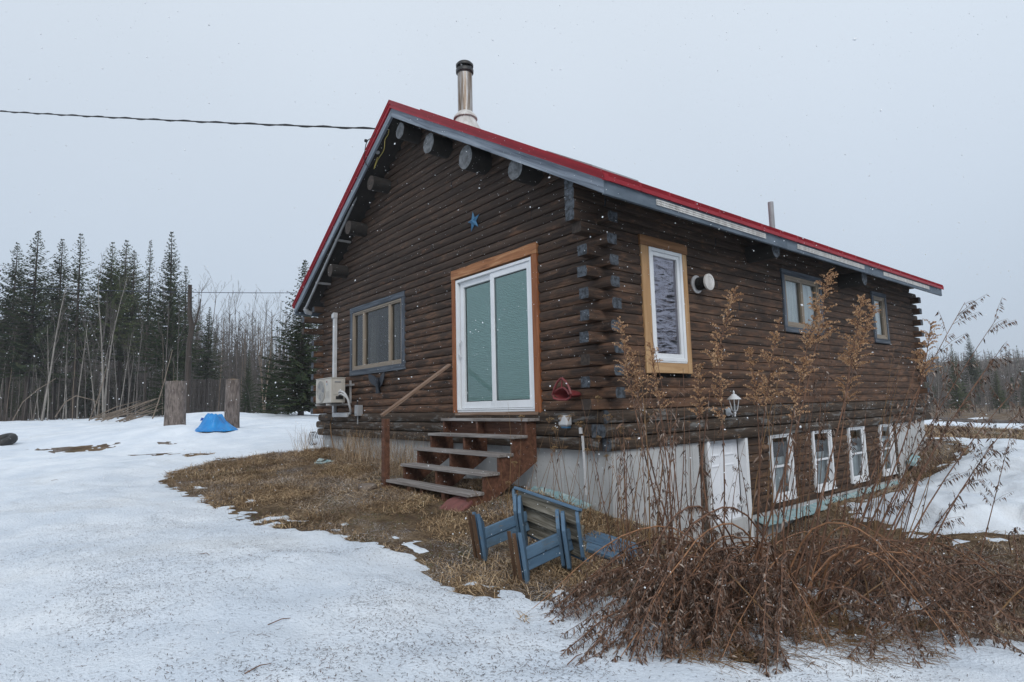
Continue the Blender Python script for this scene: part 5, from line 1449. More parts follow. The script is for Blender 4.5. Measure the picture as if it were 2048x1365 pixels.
def bare_tree(seed, H, r0, forks=1, spread=.45, twig=1.0, lean=.0, first=.4):
    """trunk and twig meshes of a leafless tree"""
    r = random.Random(seed); T = Tri(); B = Tri()
    def stem(p, d, L, rad, lev, K):
        n = 5 if lev == 0 else 3; pts = [np.array(p, float)]; rads = [rad]; dd = np.array(d, float)
        for i in range(n):
            dd = dd+np.array([r.uniform(-1, 1), r.uniform(-1, 1), r.uniform(-.2, .5)])*(.05 if lev == 0 else .13); dd /= norm3(dd)
            pts.append(pts[-1]+dd*L/n); rads.append(rad*(1-.8*(i+1)/n)+.0035)
        K.tube(pts, rads, 5 if lev == 0 else 3)
        if lev >= 3: return
        nb = int((7 if lev == 0 else 4 if lev == 1 else 3)*twig*(L/ (H*.9 if lev == 0 else L)))
        for b in range(nb):
            t = r.uniform(first if lev == 0 else .25, .98); k = min(int(t*n), n-1); f = t*n-k
            q = pts[k]*(1-f)+pts[k+1]*f; rr = rads[k]*(1-f)+rads[k+1]*f
            th = r.uniform(0, 6.28); side = np.array([math.cos(th), math.sin(th), 0])
            nd = dd*r.uniform(.55, 1.0)+side*spread*r.uniform(.6, 1.3)+np.array([0, 0, .35]); nd /= norm3(nd)
            stem(q, nd, L*r.uniform(.22, .42)*(1.15-t*.5), max(.004, rr*.5), lev+1, B)
    for f in range(forks):
        a = r.uniform(0, 6.28); d = np.array([math.cos(a)*.07*(forks > 1)+lean, math.sin(a)*.07*(forks > 1), 1.0])
        stem((.05*f, .03*f, -.3), d/norm3(d), H*r.uniform(.88, 1.0), r0*(1 if f == 0 else .75), 0, T)
    return T, B

def make_tree(name, T, C, tm, cm, crown='crown'):
    return (T.mesh(name+'_trunk', tm), C.mesh(name+'_crown', cm) if C.n else None, crown)
def plant_tree(proto, name, x, y, z, scale, rotz, label, cat='tree', group=None, sz=None):
    tm, cm, crown = proto
    o = empty(name, (x, y, z)); tag(o, label, cat, group)
    for nm, me in (('trunk', tm), (crown, cm)):
        if me is None: continue
        c = bpy.data.objects.new(nm, me); COL.objects.link(c); c.parent = o
    o.scale = (scale, scale, sz or scale); o.rotation_euler = (0, 0, rotz)
    return o

PH = 14.0
spruce = [make_tree('spruce', *conifer(11, PH, 2.4, .28, 1.15), 'bark', 'needles'), make_tree('spruce', *conifer(12, PH, 3.0, .25, 1.05, .45), 'bark', 'needles'),
          make_tree('spruce', *conifer(13, PH, 2.2, .36, .95, .45), 'bark', 'needles'), make_tree('spruce', *conifer(14, PH, 2.3, .06, 1.15, .3), 'bark', 'needles')]
spruce += [make_tree('spruce', *conifer(15, PH, 2.7, .38, .85, .55, .7), 'bark', 'needles'), make_tree('spruce', *conifer(16, PH, 1.7, .30, .9, .4, .5), 'bark', 'needles'), make_tree('spruce', *conifer(17, PH, 2.6, .32, .8, .5, .8), 'bark', 'needles')]
pine = [make_tree('pine', *conifer(21, PH, 2.9, .42, 1.1, .5), 'bark', 'needles_light'), make_tree('pine', *conifer(22, PH, 2.6, .12, .8, .5), 'bark', 'needles_light')]
young = [make_tree('young_spruce', *conifer(31, PH, 3.2, .03, 1.0, .35, 0), 'bark', 'needles'), make_tree('young_spruce', *conifer(32, PH, 2.7, .05, 1.0, .4, 0), 'bark', 'needles')]
rt = random.Random(99)
def stand(proto, name, u, vtop, d, label, group=None, wide=1.0, vb=None):
    q = at(u, 700, d); x, y = q[0], q[1]; z = float(ground_z(np.array([x]), np.array([y]))[0])
    # height so that the top meets the wanted line of sight
    top = at(u, vtop, d)[2]; H = top-z
    o = plant_tree(proto, name, x, y, z, H/PH*wide*rt.uniform(.82, 1.22), rt.uniform(0, 6.28), label, 'tree', group, H/PH)
    o.rotation_euler = (rt.uniform(-.025, .025), rt.uniform(-.025, .025), o.rotation_euler[2])
    return o
G1 = 'tall conifers along the left treeline'
for a in ((spruce[4], 'spruce_tree', 20, 478, 44, 'ragged spruce at the far left edge of the treeline'),
          (spruce[1], 'spruce_tree', 58, 452, 43, 'tallest broad spruce near the left edge of the treeline'),
          (spruce[4], 'spruce_tree', 113, 472, 47, 'slim spruce right of the tallest broad spruce'),
          (spruce[6], 'spruce_tree', 153, 462, 44, 'open-branched spruce with a bare spiky tip'),
          (pine[0], 'pine_tree', 218, 480, 46, 'full round-topped pine behind the pale double trunk'),
          (pine[0], 'pine_tree', 240, 476, 52, 'pine with sparse upright tip behind the round-topped pine'),
          (spruce[2], 'spruce_tree', 263, 498, 50, 'short narrow spruce between the pine and the pointed spruce'),
          (spruce[5], 'spruce_tree', 294, 476, 45, 'pointed dark spruce left of the highest sharp spire'),
          (spruce[0], 'spruce_tree', 341, 458, 41, 'symmetrical spruce with the sharpest spire'),
          (spruce[6], 'spruce_tree', 372, 530, 44, 'thin half-bare spruce right of the sharp spire'),
          (spruce[2], 'spruce_tree', 416, 612, 46, 'small thin spruce right of the dead snag')):
    stand(*a[:5], a[5], G1)
stand(young[1], 'spruce_tree', 604, 512, 29, 'large full spruce rising beside the left roof corner', None, 1.45)
stand(young[0], 'spruce_tree', 545, 690, 37, 'bushy young spruce left of the large full spruce', None, 1.0)
stand(young[1], 'spruce_tree', 497, 700, 44, 'low young spruce behind the slim stump', None, .9)
stand(spruce[3], 'spruce_tree', 336, 628, 40, 'dense dark young spruce below the sharp spire', None, 1.6)
for (u, v, d) in ((10, 680, 52), (45, 730, 50), (95, 720, 54), (135, 745, 52), (182, 720, 55), (225, 735, 53), (268, 710, 55), (305, 735, 50), (370, 740, 52), (70, 690, 58), (160, 690, 60), (250, 680, 60)):
    stand(spruce[3] if rt.random() < .6 else pine[1], 'understorey_conifer', u, v, d, 'dark conifer deep in the shade of the left treeline', 'shaded conifers behind the left treeline', 1.5)
# leafless trees
bare = [make_tree('bare', *bare_tree(41, PH, .085, 2, .30), 'bark_pale', 'bark_grey', 'branches'), make_tree('bare', *bare_tree(42, PH, .08, 1, .45, 1.2), 'bark_grey', 'bark_grey', 'branches'),
        make_tree('bare', *bare_tree(43, PH, .07, 1, .35, 1.0), 'bark_grey', 'bark_grey', 'branches'), make_tree('bare', *bare_tree(44, PH, .09, 1, .55, 1.3, .03), 'bark_pale', 'bark_grey', 'branches'),
        make_tree('bare', *bare_tree(45, PH, .10, 3, .4, 1.0), 'bark_tan', 'bark_tan', 'branches'), make_tree('bare', *bare_tree(46, PH, .06, 1, .3, .7), 'bark_tan', 'bark_grey', 'branches')]
stand(bare[0], 'bare_tree', 214, 520, 36, 'pale bare tree with a double trunk in front of the round-topped pine')
stand(bare[3], 'bare_tree', 92, 545, 35, 'pale leaning bare tree in front of the left conifers')
stand(bare[1], 'bare_tree', 334, 560, 33, 'thin pale bare tree in front of the dense dark young spruce')
stand(bare[1], 'bare_tree', 418, 548, 50, 'wide-crowned bare tree right of the dead snag')
stand(bare[4], 'bare_tree', 532, 640, 33, 'tan many-stemmed bare shrub tree behind the slim stump')
stand(bare[2], 'bare_tree', 598, 560, 29, 'thin bare tree against the large full spruce by the roof corner')
for (u, v, d) in ((440, 600, 55), (462, 590, 58), (478, 585, 56), (492, 610, 60), (505, 600, 57), (522, 585, 62), (540, 610, 58), (556, 600, 60), (575, 615, 57), (452, 640, 50), (486, 650, 48), (512, 640, 66)):
    stand(bare[rt.choice((1, 2, 2, 5))], 'bare_tree', u, v, d, 'bare grey sapling in the gap between snag and roof corner', 'bare saplings in the treeline gap')
for i in range(36):
    u = 3+i*10.2+rt.uniform(-5, 5); stand(bare[rt.choice((0, 1, 2, 2, 3, 1, 5))], 'bare_tree', u, rt.uniform(590, 740), rt.uniform(36, 44), 'thin bare sapling at the foot of the left treeline', 'bare saplings under the left conifers')
# dead snag
q = at(379, 835, 30); z0 = gz1(q[0], q[1])-.2
sn = empty('dead_snag', (q[0], q[1], z0)); tag(sn, 'dark broken dead trunk standing before the treeline', 'tree')
MB().tube([at(375, 838, 30), at(376, 760, 30), at(378, 690, 30), at(384, 655, 30), at(379, 630, 30), at(380, 570, 30)], [.16, .15, .13, .13, .11, .09], 8).build('trunk', 'bark', sn, smooth=True)
MB().tube([at(383, 665, 30), at(391, 645, 30), at(398, 620, 30), at(401, 598, 30)], [.07, .05, .035, .02], 5).build('branch', 'bark', sn)
# pile of cut branches and leaning poles
bp = empty('brush_pile', tuple(at(290, 835, 30))); tag(bp, 'heap of tan cut branches at the edge of the left trees', 'brush pile')
for i in range(16):
    u0 = 195+rt.uniform(-15, 60); u1 = rt.uniform(275, 345); d0 = rt.uniform(28, 31); a = at(u0, 842+rt.uniform(-4, 4), d0); a[2] = max(a[2], gz1(a[0], a[1])+.05)
    b = at(u1, rt.uniform(795, 828), d0+.5); m_ = (a+b)/2+np.array([0, 0, rt.uniform(-.15, .15)])
    MB().tube([a, m_, b], [.028, .022, .008], 5).build('branch', 'bark_tan', bp)
for k, (pts, lab) in enumerate((([(25, 842), (45, 805), (75, 780), (112, 757)], 'long tan leaning pole before the left treeline'), ([(178, 842), (190, 815), (205, 770), (213, 735)], 'slanting tan sapling right of the pale double trunk'),
                                ([(110, 835), (130, 805), (152, 792), (185, 800), (205, 812)], 'arched dead branch at the foot of the treeline'), ([(305, 838), (318, 800), (328, 765), (345, 700)], 'thin leaning trunk left of the thick stump'))):
    d0 = 30-k; MB_ = MB(); MB_.tube([at(u, v, d0) for u, v in pts], [.028, .025, .022, .014, .008][:len(pts)], 5)
    tag(MB_.build('leaning_pole', 'bark_tan', smooth=True), lab, 'branch')

# background wood, too dense to tell apart
def wood(name, spec, label, seed, mat='bark_grey', thin=1.0, lean=.06, low=1.0):
    r = random.Random(seed); T = Tri()
    for (u0, u1, d0, d1, n, v0, v1, tw) in spec:
        for i in range(n):
            u = r.uniform(u0, u1); d = r.uniform(d0, d1); q = at(u, 700, d); x, y = q[0], q[1]; z = float(tps(np.array([x]), np.array([y]))[0]); H = max(.7, at(u, v1+(v0-v1)*r.random()**low, d)[2]-z)
            lx, ly = r.uniform(-lean, lean)*H, r.uniform(-lean, lean)*H
            rad = (r.uniform(.5, 1.2)*.0009*d+.008)*thin
            T.tube([(x, y, z-.3), (x+lx*.4, y+ly*.4, z+H*.5), (x+lx, y+ly, z+H)], [rad, rad*.7, rad*.2], 3)
            for b in range(tw):
                t = r.uniform(.2, .98); p = np.array([x+lx*t, y+ly*t, z+H*t]); th = r.uniform(0, 6.28); L = H*r.uniform(.06, .20)*(1.2-t*.6)
                e = p+np.array([math.cos(th)*L*.75, math.sin(th)*L*.75, L*r.uniform(.3, 1.1)])
                T.tube([p, e], [rad*.4, rad*.15], 3)
    o = raw(name, np.array(T.V), np.array(T.F), mat); return tag(o, label, kind='stuff')
wood('background_wood', [(-60, 400, 55, 75, 420, 560, 700, 16), (380, 640, 62, 95, 420, 620, 740, 14), (370, 660, 95, 150, 700, 690, 775, 9), (-60, 380, 80, 130, 350, 640, 760, 9)], 'dense leafless wood behind the left treeline', 5)
wood('underbrush', [(-40, 380, 40, 52, 260, 690, 828, 9), (380, 640, 42, 62, 230, 690, 828, 9)], 'tangled leafless brush at the foot of the treeline', 6, 'bark_grey', .45, .30, 2.4)
wood('far_wood', [(1780, 2400, 62, 90, 500, 745, 805, 12), (1780, 2400, 90, 130, 700, 720, 775, 10), (1700, 2500, 130, 260, 1300, 698, 745, 7)], 'grey leafless wood covering the far hillside', 8)
def conif_mass(name, spec, label, seed):
    r = random.Random(seed); T = Tri()
    for (u0, u1, d0, d1, n, v0, v1) in spec:
        for i in range(n):
            u = r.uniform(u0, u1); d = r.uniform(d0, d1); q = at(u, 700, d); x, y = q[0], q[1]; z = float(tps(np.array([x]), np.array([y]))[0]); H = max(2.5, at(u, r.uniform(v0, v1), d)[2]-z); R = H*r.uniform(.13, .2)
            for k in range(int(60+20*r.random())):
                t = r.random()**.8; zz = z+H*(1-t*.93); L = R*t*r.uniform(.7, 1.2); th = r.uniform(0, 6.28); dx, dy = math.cos(th), math.sin(th); w = .12*L+.15
                T.tri((x, y, zz+.1), (x+dx*L-dy*w, y+dy*L+dx*w, zz-.35*L), (x+dx*L+dy*w, y+dy*L-dx*w, zz-.25*L))
    o = raw(name, np.array(T.V), np.array(T.F), 'needles'); return tag(o, label, kind='stuff')
conif_mass('far_conifers', [(1700, 2500, 110, 260, 170, 690, 740), (1800, 2300, 70, 100, 50, 735, 790), (-80, 640, 75, 110, 80, 640, 760), (-80, 380, 54, 66, 14, 690, 790)], 'dark conifers scattered through the far woods', 9)
for (p, nm, u, v, d, lab, w) in ((bare[0], 'bare_tree', 1862, 715, 52, 'pale bare tree right behind the far house corner', 1.0),
                           (pine[1], 'pine_tree', 1905, 690, 56, 'loose green pine left of centre beyond the right field', .75), (pine[1], 'pine_tree', 1985, 728, 60, 'low green pine in the middle of the right treeline', .9),
                           (pine[1], 'pine_tree', 2040, 735, 62, 'green pine at the right edge of the picture', .9), (spruce[0], 'spruce_tree', 1942, 668, 90, 'single tall dark spire on the right hillside', .8),
                           (bare[2], 'bare_tree', 2010, 740, 55, 'thin bare tree between the two right pines', 1.0), (bare[3], 'bare_tree', 1935, 735, 54, 'pale bare tree in front of the right pines', 1.0),
                           (bare[5], 'bare_tree', 1882, 690, 58, 'slim bare tree between house corner and loose pine', 1.0)):
    stand(p, nm, u, v, d, lab, None, w)
# trees beyond the right edge: the field's far side, which the side windows look out on
for i in range(26):
    x, y = 24+rt.uniform(-4, 6)+i*.3, -6+i*2.1; z = float(tps(np.array([x]), np.array([y]))[0])
    s = rt.uniform(.7, 1.05); plant_tree(rt.choice((bare[0], bare[1], bare[3], spruce[1])), 'field_edge_tree', x, y, z, s, rt.uniform(0, 6), 'tree along the field edge right of the picture', 'tree', 'trees along the right field edge')
# sawn logs and slash on the far right field
for k in range(7):
    u = 1868+k*30+rt.uniform(-8, 8); d = rt.uniform(30, 45); v = 843+rt.uniform(-6, 6); q = at(u, v, d); z = gz1(q[0], q[1]); L = rt.uniform(.5, 1.4); th = rt.uniform(-.3, .3)
    c = np.array([q[0], q[1], z+.06]); e = np.array([math.cos(.7+th), math.sin(.7+th), 0])*L
    mb = MB(); mb.tube([c-e, c+np.array([0, 0, .05]), c+e], [.10, .12, .08], 6)
    tag(mb.build('slash_log', 'bark_grey'), 'dark slash log lying on the snowy field at right', 'log', 'slash on the right field')

# ------------------------------------------------------------------ ground cover
nr = np.random.RandomState(12)
def inside_bare(x, y): return top_z(x, y)[1] < 0.004
def blades(name, n, box, lmin, lmax, wid, flat, mat, label, seed, mask=None, clump=0.0, upward=0.0):
    r = np.random.RandomState(seed)
    x = r.uniform(box[0], box[1], n); y = r.uniform(box[2], box[3], n)
    k = inside_bare(x, y)
    if mask is not None: k &= mask(x, y)
    if clump: k &= fbm(x*1.4, y*1.4, 3, seed) > clump
    x, y = x[k], y[k]; n = len(x); z = top_z(x, y)[0]
    th = r.uniform(0, 2*np.pi, n); L = r.uniform(lmin, lmax, n); el = np.abs(r.normal(0, flat, n))+upward; el = np.clip(el, .02, 1.45)
    d = np.stack([np.cos(th)*np.cos(el), np.sin(th)*np.cos(el), np.sin(el)], -1)*L[:, None]
    s = np.stack([-np.sin(th), np.cos(th), r.uniform(-.5, .5, n)], -1)*wid*r.uniform(.6, 1.3, n)[:, None]
    p = np.stack([x, y, z-.004], -1); mid = p+d*.55+np.array([0, 0, 1])*(L*.10)[:, None]; tip = p+d; tip[:, 2] -= L*.06*(1-upward)
    V = np.stack([p-s, p+s, mid-s*.8, mid+s*.8, tip], 1).reshape(-1, 3)
    b = np.arange(n)*5
    F = np.concatenate([np.stack([b, b+1, b+3], -1), np.stack([b, b+3, b+2], -1), np.stack([b+2, b+3, b+4], -1)])
    o = raw(name, V, F, mat); return tag(o, label, kind='stuff')
near = lambda x, y: (np.hypot(x-4.5, y+5.1) > 1.5)
blades('dead_grass', 170000, (-9.5, 5.0, -4.6, 0.0), .03, .12, .0028, .42, 'grass', 'matted tan dead grass in front of the house', 1, near, .40)
blades('dead_grass', 40000, (0.0, 6.5, -3.2, 5.5), .05, .17, .0028, .40, 'grass', 'flattened tan grass below the collapsed weeds', 2, near)
blades('dead_grass', 16000, (0.0, 2.0, 5.0, 12.5), .05, .14, .003, .5, 'grass', 'rough grass on the bank by the far corner', 3)
blades('dead_grass', 30000, (-8, 10, 12.3, 23), .06, .20, .006, .5, 'grass', 'brown meadow grass beyond the house', 4)
blades('green_grass', 26000, (-9, 4, -3.6, 0.1), .03, .08, .0016, .5, 'grass_green', 'sparse green grass tufts by the steps', 5, near, .57)
blades('green_grass', 9000, (-7, 8, 8, 23), .06, .15, .005, .5, 'grass_green', 'patchy green grass around the far corner', 6, None, .52)
blades('straw_weeds', 2600, (-9.0, -3.3, -.75, -.06), .25, .75, .0022, .25, 'grass', 'straw stalks leaning along the front foundation', 7, None, .42, .9)
blades('straw_weeds', 500, (-10.8, -8.6, -1.2, 1.2), .3, .8, .003, .25, 'grass', 'thin dry stalks at the left house corner', 8, None, .3, 1.0)
blades('coarse_thatch', 14000, (-8, -1.5, -2.6, -.1), .10, .30, .0020, .22, 'grass', 'long reddish thatch lying before the foundation', 9, None, .45)
# needle litter blown over the snow
n = 210000; x = nr.uniform(-9, 4.6, n); y = nr.uniform(-6.5, 0.5, n); z, dpt = top_z(x, y)
dc = np.hypot(x-CAM[0], y-CAM[1]); k = (dpt > .01) & (dc > 1.4) & (nr.rand(n) < np.clip(1.25-dc/11, .12, 1)*np.clip((fbm(x*1.3, y*1.3, 4, 77)-.36)*3.2, .10, 1.2)); x, y, z = x[k], y[k], z[k]; n = len(x)
th = nr.uniform(0, 6.28, n); L = nr.gamma(1.9, .0028, n)+.0022; w = nr.uniform(.0007, .0016, n)
p = np.stack([x, y, z+.003], -1); d = np.stack([np.cos(th), np.sin(th), nr.uniform(-.1, .25, n)], -1)*L[:, None]; s = np.stack([-np.sin(th), np.cos(th), np.zeros(n)], -1)*w[:, None]
V = np.stack([p-d-s, p-d+s, p+d+s, p+d-s], 1).reshape(-1, 3); b = np.arange(n)*4
tag(raw('needle_litter', V, np.stack([b, b+1, b+2, b+3], -1), 'litter'), 'fine dark needles and bark bits scattered over the snow', kind='stuff')
# a few larger twigs
for k, (u, v) in enumerate(((560, 1255), (410, 1113), (110, 962), (575, 1010), (516, 1353), (1150, 1310))):
    q = hit(u, v, .08); th = rt.uniform(0, 3); L = rt.uniform(.04, .09); z = gz1(q[0], q[1])+.005
    mb = MB(); mb.tube([(q[0]-L*math.cos(th), q[1]-L*math.sin(th), z), (q[0], q[1]+.01, z+.012), (q[0]+L*math.cos(th), q[1]+L*math.sin(th), z)], [.003, .003, .0015], 5)
    tag(mb.build('twig', 'stem_brown'), 'small brown twig lying on the open snow', 'twig', 'twigs on the snow')

# ------------------------------------------------------------------ weeds
rw = random.Random(5)
def curve(a, b, bow, n=9, side=None):
    a = np.array(a); b = np.array(b); out = []
    for i in range(n+1):
        t = i/n; p = a+(b-a)*t; p = p+np.array(bow)*(4*t*(1-t)); out.append(p)
    return out
def along(pts, t):
    k = min(int(t*(len(pts)-1)), len(pts)-2); f = t*(len(pts)-1)-k; return pts[k]*(1-f)+pts[k+1]*f
def leaf(T, p, d, L, w, droop=.5):
    d = np.array(d, float); d /= norm3(d)+1e-9
    s = cross3(d, (rw.uniform(-1, 1), rw.uniform(-1, 1), rw.uniform(-1, 1))); s = s/(norm3(s)+1e-9)*w
    m = p+d*L*.45+np.array([0, 0, -L*.10*droop])+cross3(d, s)*rw.uniform(-.6, .6); e = p+d*L+np.array([0, 0, -L*.55*droop])
    T.V += [tuple(p), tuple(m-s), tuple(m+s), tuple(e)]; T.F += [(T.n, T.n+1, T.n+2), (T.n+1, T.n+3, T.n+2)]; T.n += 4
def fluff(T, p, r):
    for _ in range(3):
        d = np.array([rw.uniform(-1, 1), rw.uniform(-1, 1), rw.uniform(-1, 1)]); d /= norm3(d)+1e-9
        s = cross3(d, (.3, .5, .8)); s = s/(norm3(s)+1e-9)
        a, b, c, e = p-d*r, p+s*r*.8, p+d*r, p-s*r*.8
        T.V += [tuple(a), tuple(b), tuple(c), tuple(e)]; T.F += [(T.n, T.n+1, T.n+2), (T.n, T.n+2, T.n+3)]; T.n += 4
def weed(name, root, tip, bow, label, group, kind, r0=.006, plume=.25, leaves=30, stem='stem_brown', sideb=10):
    """one dried stalk: stem, hanging leaves, seed head"""
    o = empty(name, tuple(root)); tag(o, label, 'plant', group)
    pts = curve(root, tip, bow); H = norm3(np.array(tip)-np.array(root))
    S, Lf, P = Tri(), Tri(), Tri(); n = len(pts)
    S.tube(pts, [r0*(1-.78*i/(n-1)) for i in range(n)], 5)
    dirv = pts[-1]-pts[-3]; dirv = dirv/norm3(dirv)
    if kind == 'plume':
        for b in range(int(sideb*4.6)):
            t = 1-plume*rw.random()**1.2; p = along(pts, t); L = (.05+.30*(1-t)/plume*plume)*rw.uniform(.5, 1.2)*H*.72
            th = rw.uniform(0, 6.28); sd = np.array([math.cos(th), math.sin(th), 0]); d = dirv*.8+sd*.95+np.array([0, 0, .30]); d /= norm3(d)
            e = p+d*L+np.array([0, 0, -L*.36]); m_ = p+d*L*.5+np.array([0, 0, L*.07])
            S.tube([p, m_, e], [.0016, .0012, .0006], 3)
            for s in range(max(4, int(L/.0085))):
                f = .12+.88*s/max(1, int(L/.0085)); q = (p*(1-f)**2+m_*2*f*(1-f)+e*f*f)+np.array([rw.uniform(-1, 1), rw.uniform(-1, 1), rw.uniform(-.4, 1.2)])*.007
                fluff(P, q, rw.uniform(.0042, .0088))
    if kind == 'leafy':
        for b in range(int(sideb*1.5)):
            t = rw.uniform(.5, 1); p = along(pts, t); L = rw.uniform(.08, .26)*H*.5*(1.3-t*.5); th = rw.uniform(0, 6.28); d = dirv*.9+np.array([math.cos(th), math.sin(th), 0])*.7; d /= norm3(d)
            e = p+d*L+np.array([0, 0, -L*.15]); S.tube([p, (p+e)/2+np.array([0, 0, L*.06]), e], [.0018, .0014, .0008], 3)
            for s in range(int(L/.016)):
                f = .2+.8*s/max(1, int(L/.016)); q = p+(e-p)*f; leaf(Lf, q, d*.6+np.array([rw.uniform(-.5, .5), rw.uniform(-.5, .5), -.7]), rw.uniform(.018, .042), rw.uniform(.003, .007), 1)
    if kind == 'umbel':
        c = pts[-1]; R = rw.uniform(.028, .055)
        for b in range(16):
            th = rw.uniform(0, 6.28); rr_ = R*math.sqrt(rw.random()); q = c+np.array([math.cos(th)*rr_, math.sin(th)*rr_, .035-.5*rr_*rr_/R+rw.uniform(-.006, .006)])
            S.tube([c-dirv*.03, q], [.0011, .0007], 3)
            for _ in range(6): fluff(P, q+np.array([rw.uniform(-1, 1)*.008, rw.uniform(-1, 1)*.008, rw.uniform(-1, 1)*.005]), .0045)
    for b in range(leaves):
        t = rw.uniform(.08, .95 if kind != 'plume' else 1-plume*.6); p = along(pts, t); th = rw.uniform(0, 6.28)
        leaf(Lf, p, (math.cos(th)*.55, math.sin(th)*.55, rw.uniform(-1.2, -.2)), rw.uniform(.03, .075), rw.uniform(.003, .008), .6)
    for nm, K, mt in (('stem', S, stem), ('leaves', Lf, 'leaf_dry'), ('seed_head', P, 'plume' if kind == 'plume' else 'umbel')):
        if K.n:
            ob = raw(nm, np.array(K.V), np.array(K.F), mt, o)
            if nm != 'stem': ob['kind'] = 'stuff'
    return o
def rootat(u, v): 
    q = hit(u, v); return np.array([q[0], q[1], q[2]-.03])
def tipfrom(root, u, v, lean=0.0):
    d = float((np.array(root)-CAM) @ AF)+lean; return at(u, v, d)
G2 = 'tall dried goldenrod in front of the side wall'
tall = [((1360, 1165), (1238, 640), .0, -.03), ((1352, 1180), (1300, 690), .15, .02), ((1420, 1190), (1474, 575), .0, -.10), ((1440, 1200), (1432, 690), -.1, .03), ((1470, 1215), (1655, 550), .3, .06),
        ((1520, 1210), (1560, 640), 0, -.05), ((1540, 1225), (1638, 600), .2, -.04), ((1560, 1230), (1722, 600), .1, .05), ((1600, 1230), (1745, 615), .3, -.03), ((1610, 1215), (1700, 690), .4, .04),
        ((1640, 1220), (1862, 648), .2, .10), ((1500, 1195), (1500, 700), .2, .05), ((1385, 1175), (1262, 700), .2, -.05), ((1580, 1240), (1610, 720), .0, -.06), ((1455, 1205), (1400, 735), .1, -.05)]
where = ['crossing the corner log ends highest', 'between the corner log ends and the blond window trim', 'with the big plume right of the round wall vent', 'rising below the round wall vent', 'with the highest plume over the two-light window',
         'with its plume left of the two-light window', 'with its plume across the two-light window glass', 'with its plume between the two far windows', 'with its plume just left of the single far window', 'with a low plume under the two-light window',
         'leaning right with its plume over the far corner log ends', 'short, with its plume left under the two-light window', 'with a low plume beside the corner log ends', 'short, with its plume above the lantern and sash windows', 'with a low plume under the blond-trimmed window']
for (r_, t_, ln, bw_), wh in zip(tall, where):
    rt_ = rootat(*r_); tp = tipfrom(rt_, *t_, ln)
    weed('goldenrod', rt_, tp, tuple(AR*bw_*1.5+AU*.02), 'dried goldenrod stalk '+wh, G2, 'plume', rw.uniform(.0075, .0100), rw.uniform(.20, .32), 34)
G3 = 'leafy weeds leaning over the right snow patch'
for (r_, t_, ln, bw_) in (((1660, 1210), (1930, 605), .1, .10), ((1690, 1215), (1995, 635), .1, .12), ((1700, 1230), (2008, 690), .2, .10), ((1720, 1225), (1985, 720), .3, .12), ((1745, 1230), (2040, 770), .3, .16),
                          ((1680, 1240), (1880, 860), .1, .08), ((1760, 1235), (1990, 905), .2, .06), ((1930, 1225), (2030, 835), .1, -.02), ((1800, 1240), (2060, 800), 0, .16), ((1650, 1225), (1815, 800), .2, .06)):
    rt_ = rootat(*r_); tp = tipfrom(rt_, *t_, ln)
    weed('dry_weed', rt_, tp, tuple(-AR*bw_*.6+AU*.05), 'dark dried weed with drooping leaves leaning right across the snow patch', G3, 'leafy', rw.uniform(.0070, .0095), .2, 30, 'stem_brown', 12)
G4 = 'flat-headed dry stalks at the front corner'
for (r_, t_) in (((1030, 1035), (1043, 838)), ((1050, 1040), (1100, 842)), ((1075, 1040), (1122, 838)), ((1100, 1045), (1138, 838)), ((1130, 1050), (1110, 862)), ((1160, 1055), (1196, 800)), ((1190, 1060), (1216, 836)),
                 ((1170, 1060), (1198, 880)), ((1150, 1050), (1175, 905)), ((1210, 1065), (1214, 918)), ((1010, 1030), (1016, 970)), ((1060, 1040), (1030, 930)), ((1120, 1050), (1108, 900)), ((1230, 1070), (1240, 860)), ((1205, 1060), (1160, 850))):
    rt_ = rootat(*r_); tp = tipfrom(rt_, *t_, rw.uniform(-.1, .1))
    weed('yarrow', rt_, tp, tuple(AR*rw.uniform(-.05, .05)), 'straw-coloured stalk with a flat dried flower head by the front corner', G4, 'umbel', .0035, .1, 3, 'stem_straw')
G5 = 'bare dry stems crowding the front corner'
for i in range(46):
    u = 1000+i*9.5+rw.uniform(-8, 8); rt_ = rootat(u, 1040+rw.uniform(-12, 25)+max(0, (u-1200)*.35)); h = rw.uniform(70, 260)
    tp = tipfrom(rt_, u+rw.uniform(-60, 75), 1050+max(0, (u-1200)*.3)-h, rw.uniform(-.2, .2))
    weed('bare_weed', rt_, tp, tuple(AR*rw.uniform(-.06, .06)), 'thin bare dry stem in the clump at the front corner', G5, 'bare', rw.uniform(.0030, .0052), .1, rw.choice((0, 2, 6)), 'stem_straw' if u < 1200 or rw.random() < .4 else 'stem_brown')
# upright brown stems in front of the cellar wall
G7 = 'upright brown stems before the cellar wall'
for i in range(84):
    u = 1225+i*6.9+rw.uniform(-12, 12)
    if 1395 < u < 1500 and rw.random() < .72: continue
    rt_ = rootat(u, 1130+rw.uniform(-25, 95)); h = rw.uniform(190, 470); ln_ = (u-1400)*.22+rw.uniform(-60, 90)
    tp = tipfrom(rt_, u+ln_*h/400, 1110-h, rw.uniform(-.3, .3))
    weed('upright_weed', rt_, tp, tuple(AR*rw.uniform(-.08, .08)), 'bare brown stem rising in front of the cellar wall', G7, rw.choice(('bare', 'bare', 'leafy')), rw.uniform(.0045, .0085), .2, rw.choice((6, 14, 24)), 'stem_brown' if rw.random() < .75 else 'stem_straw', 5)
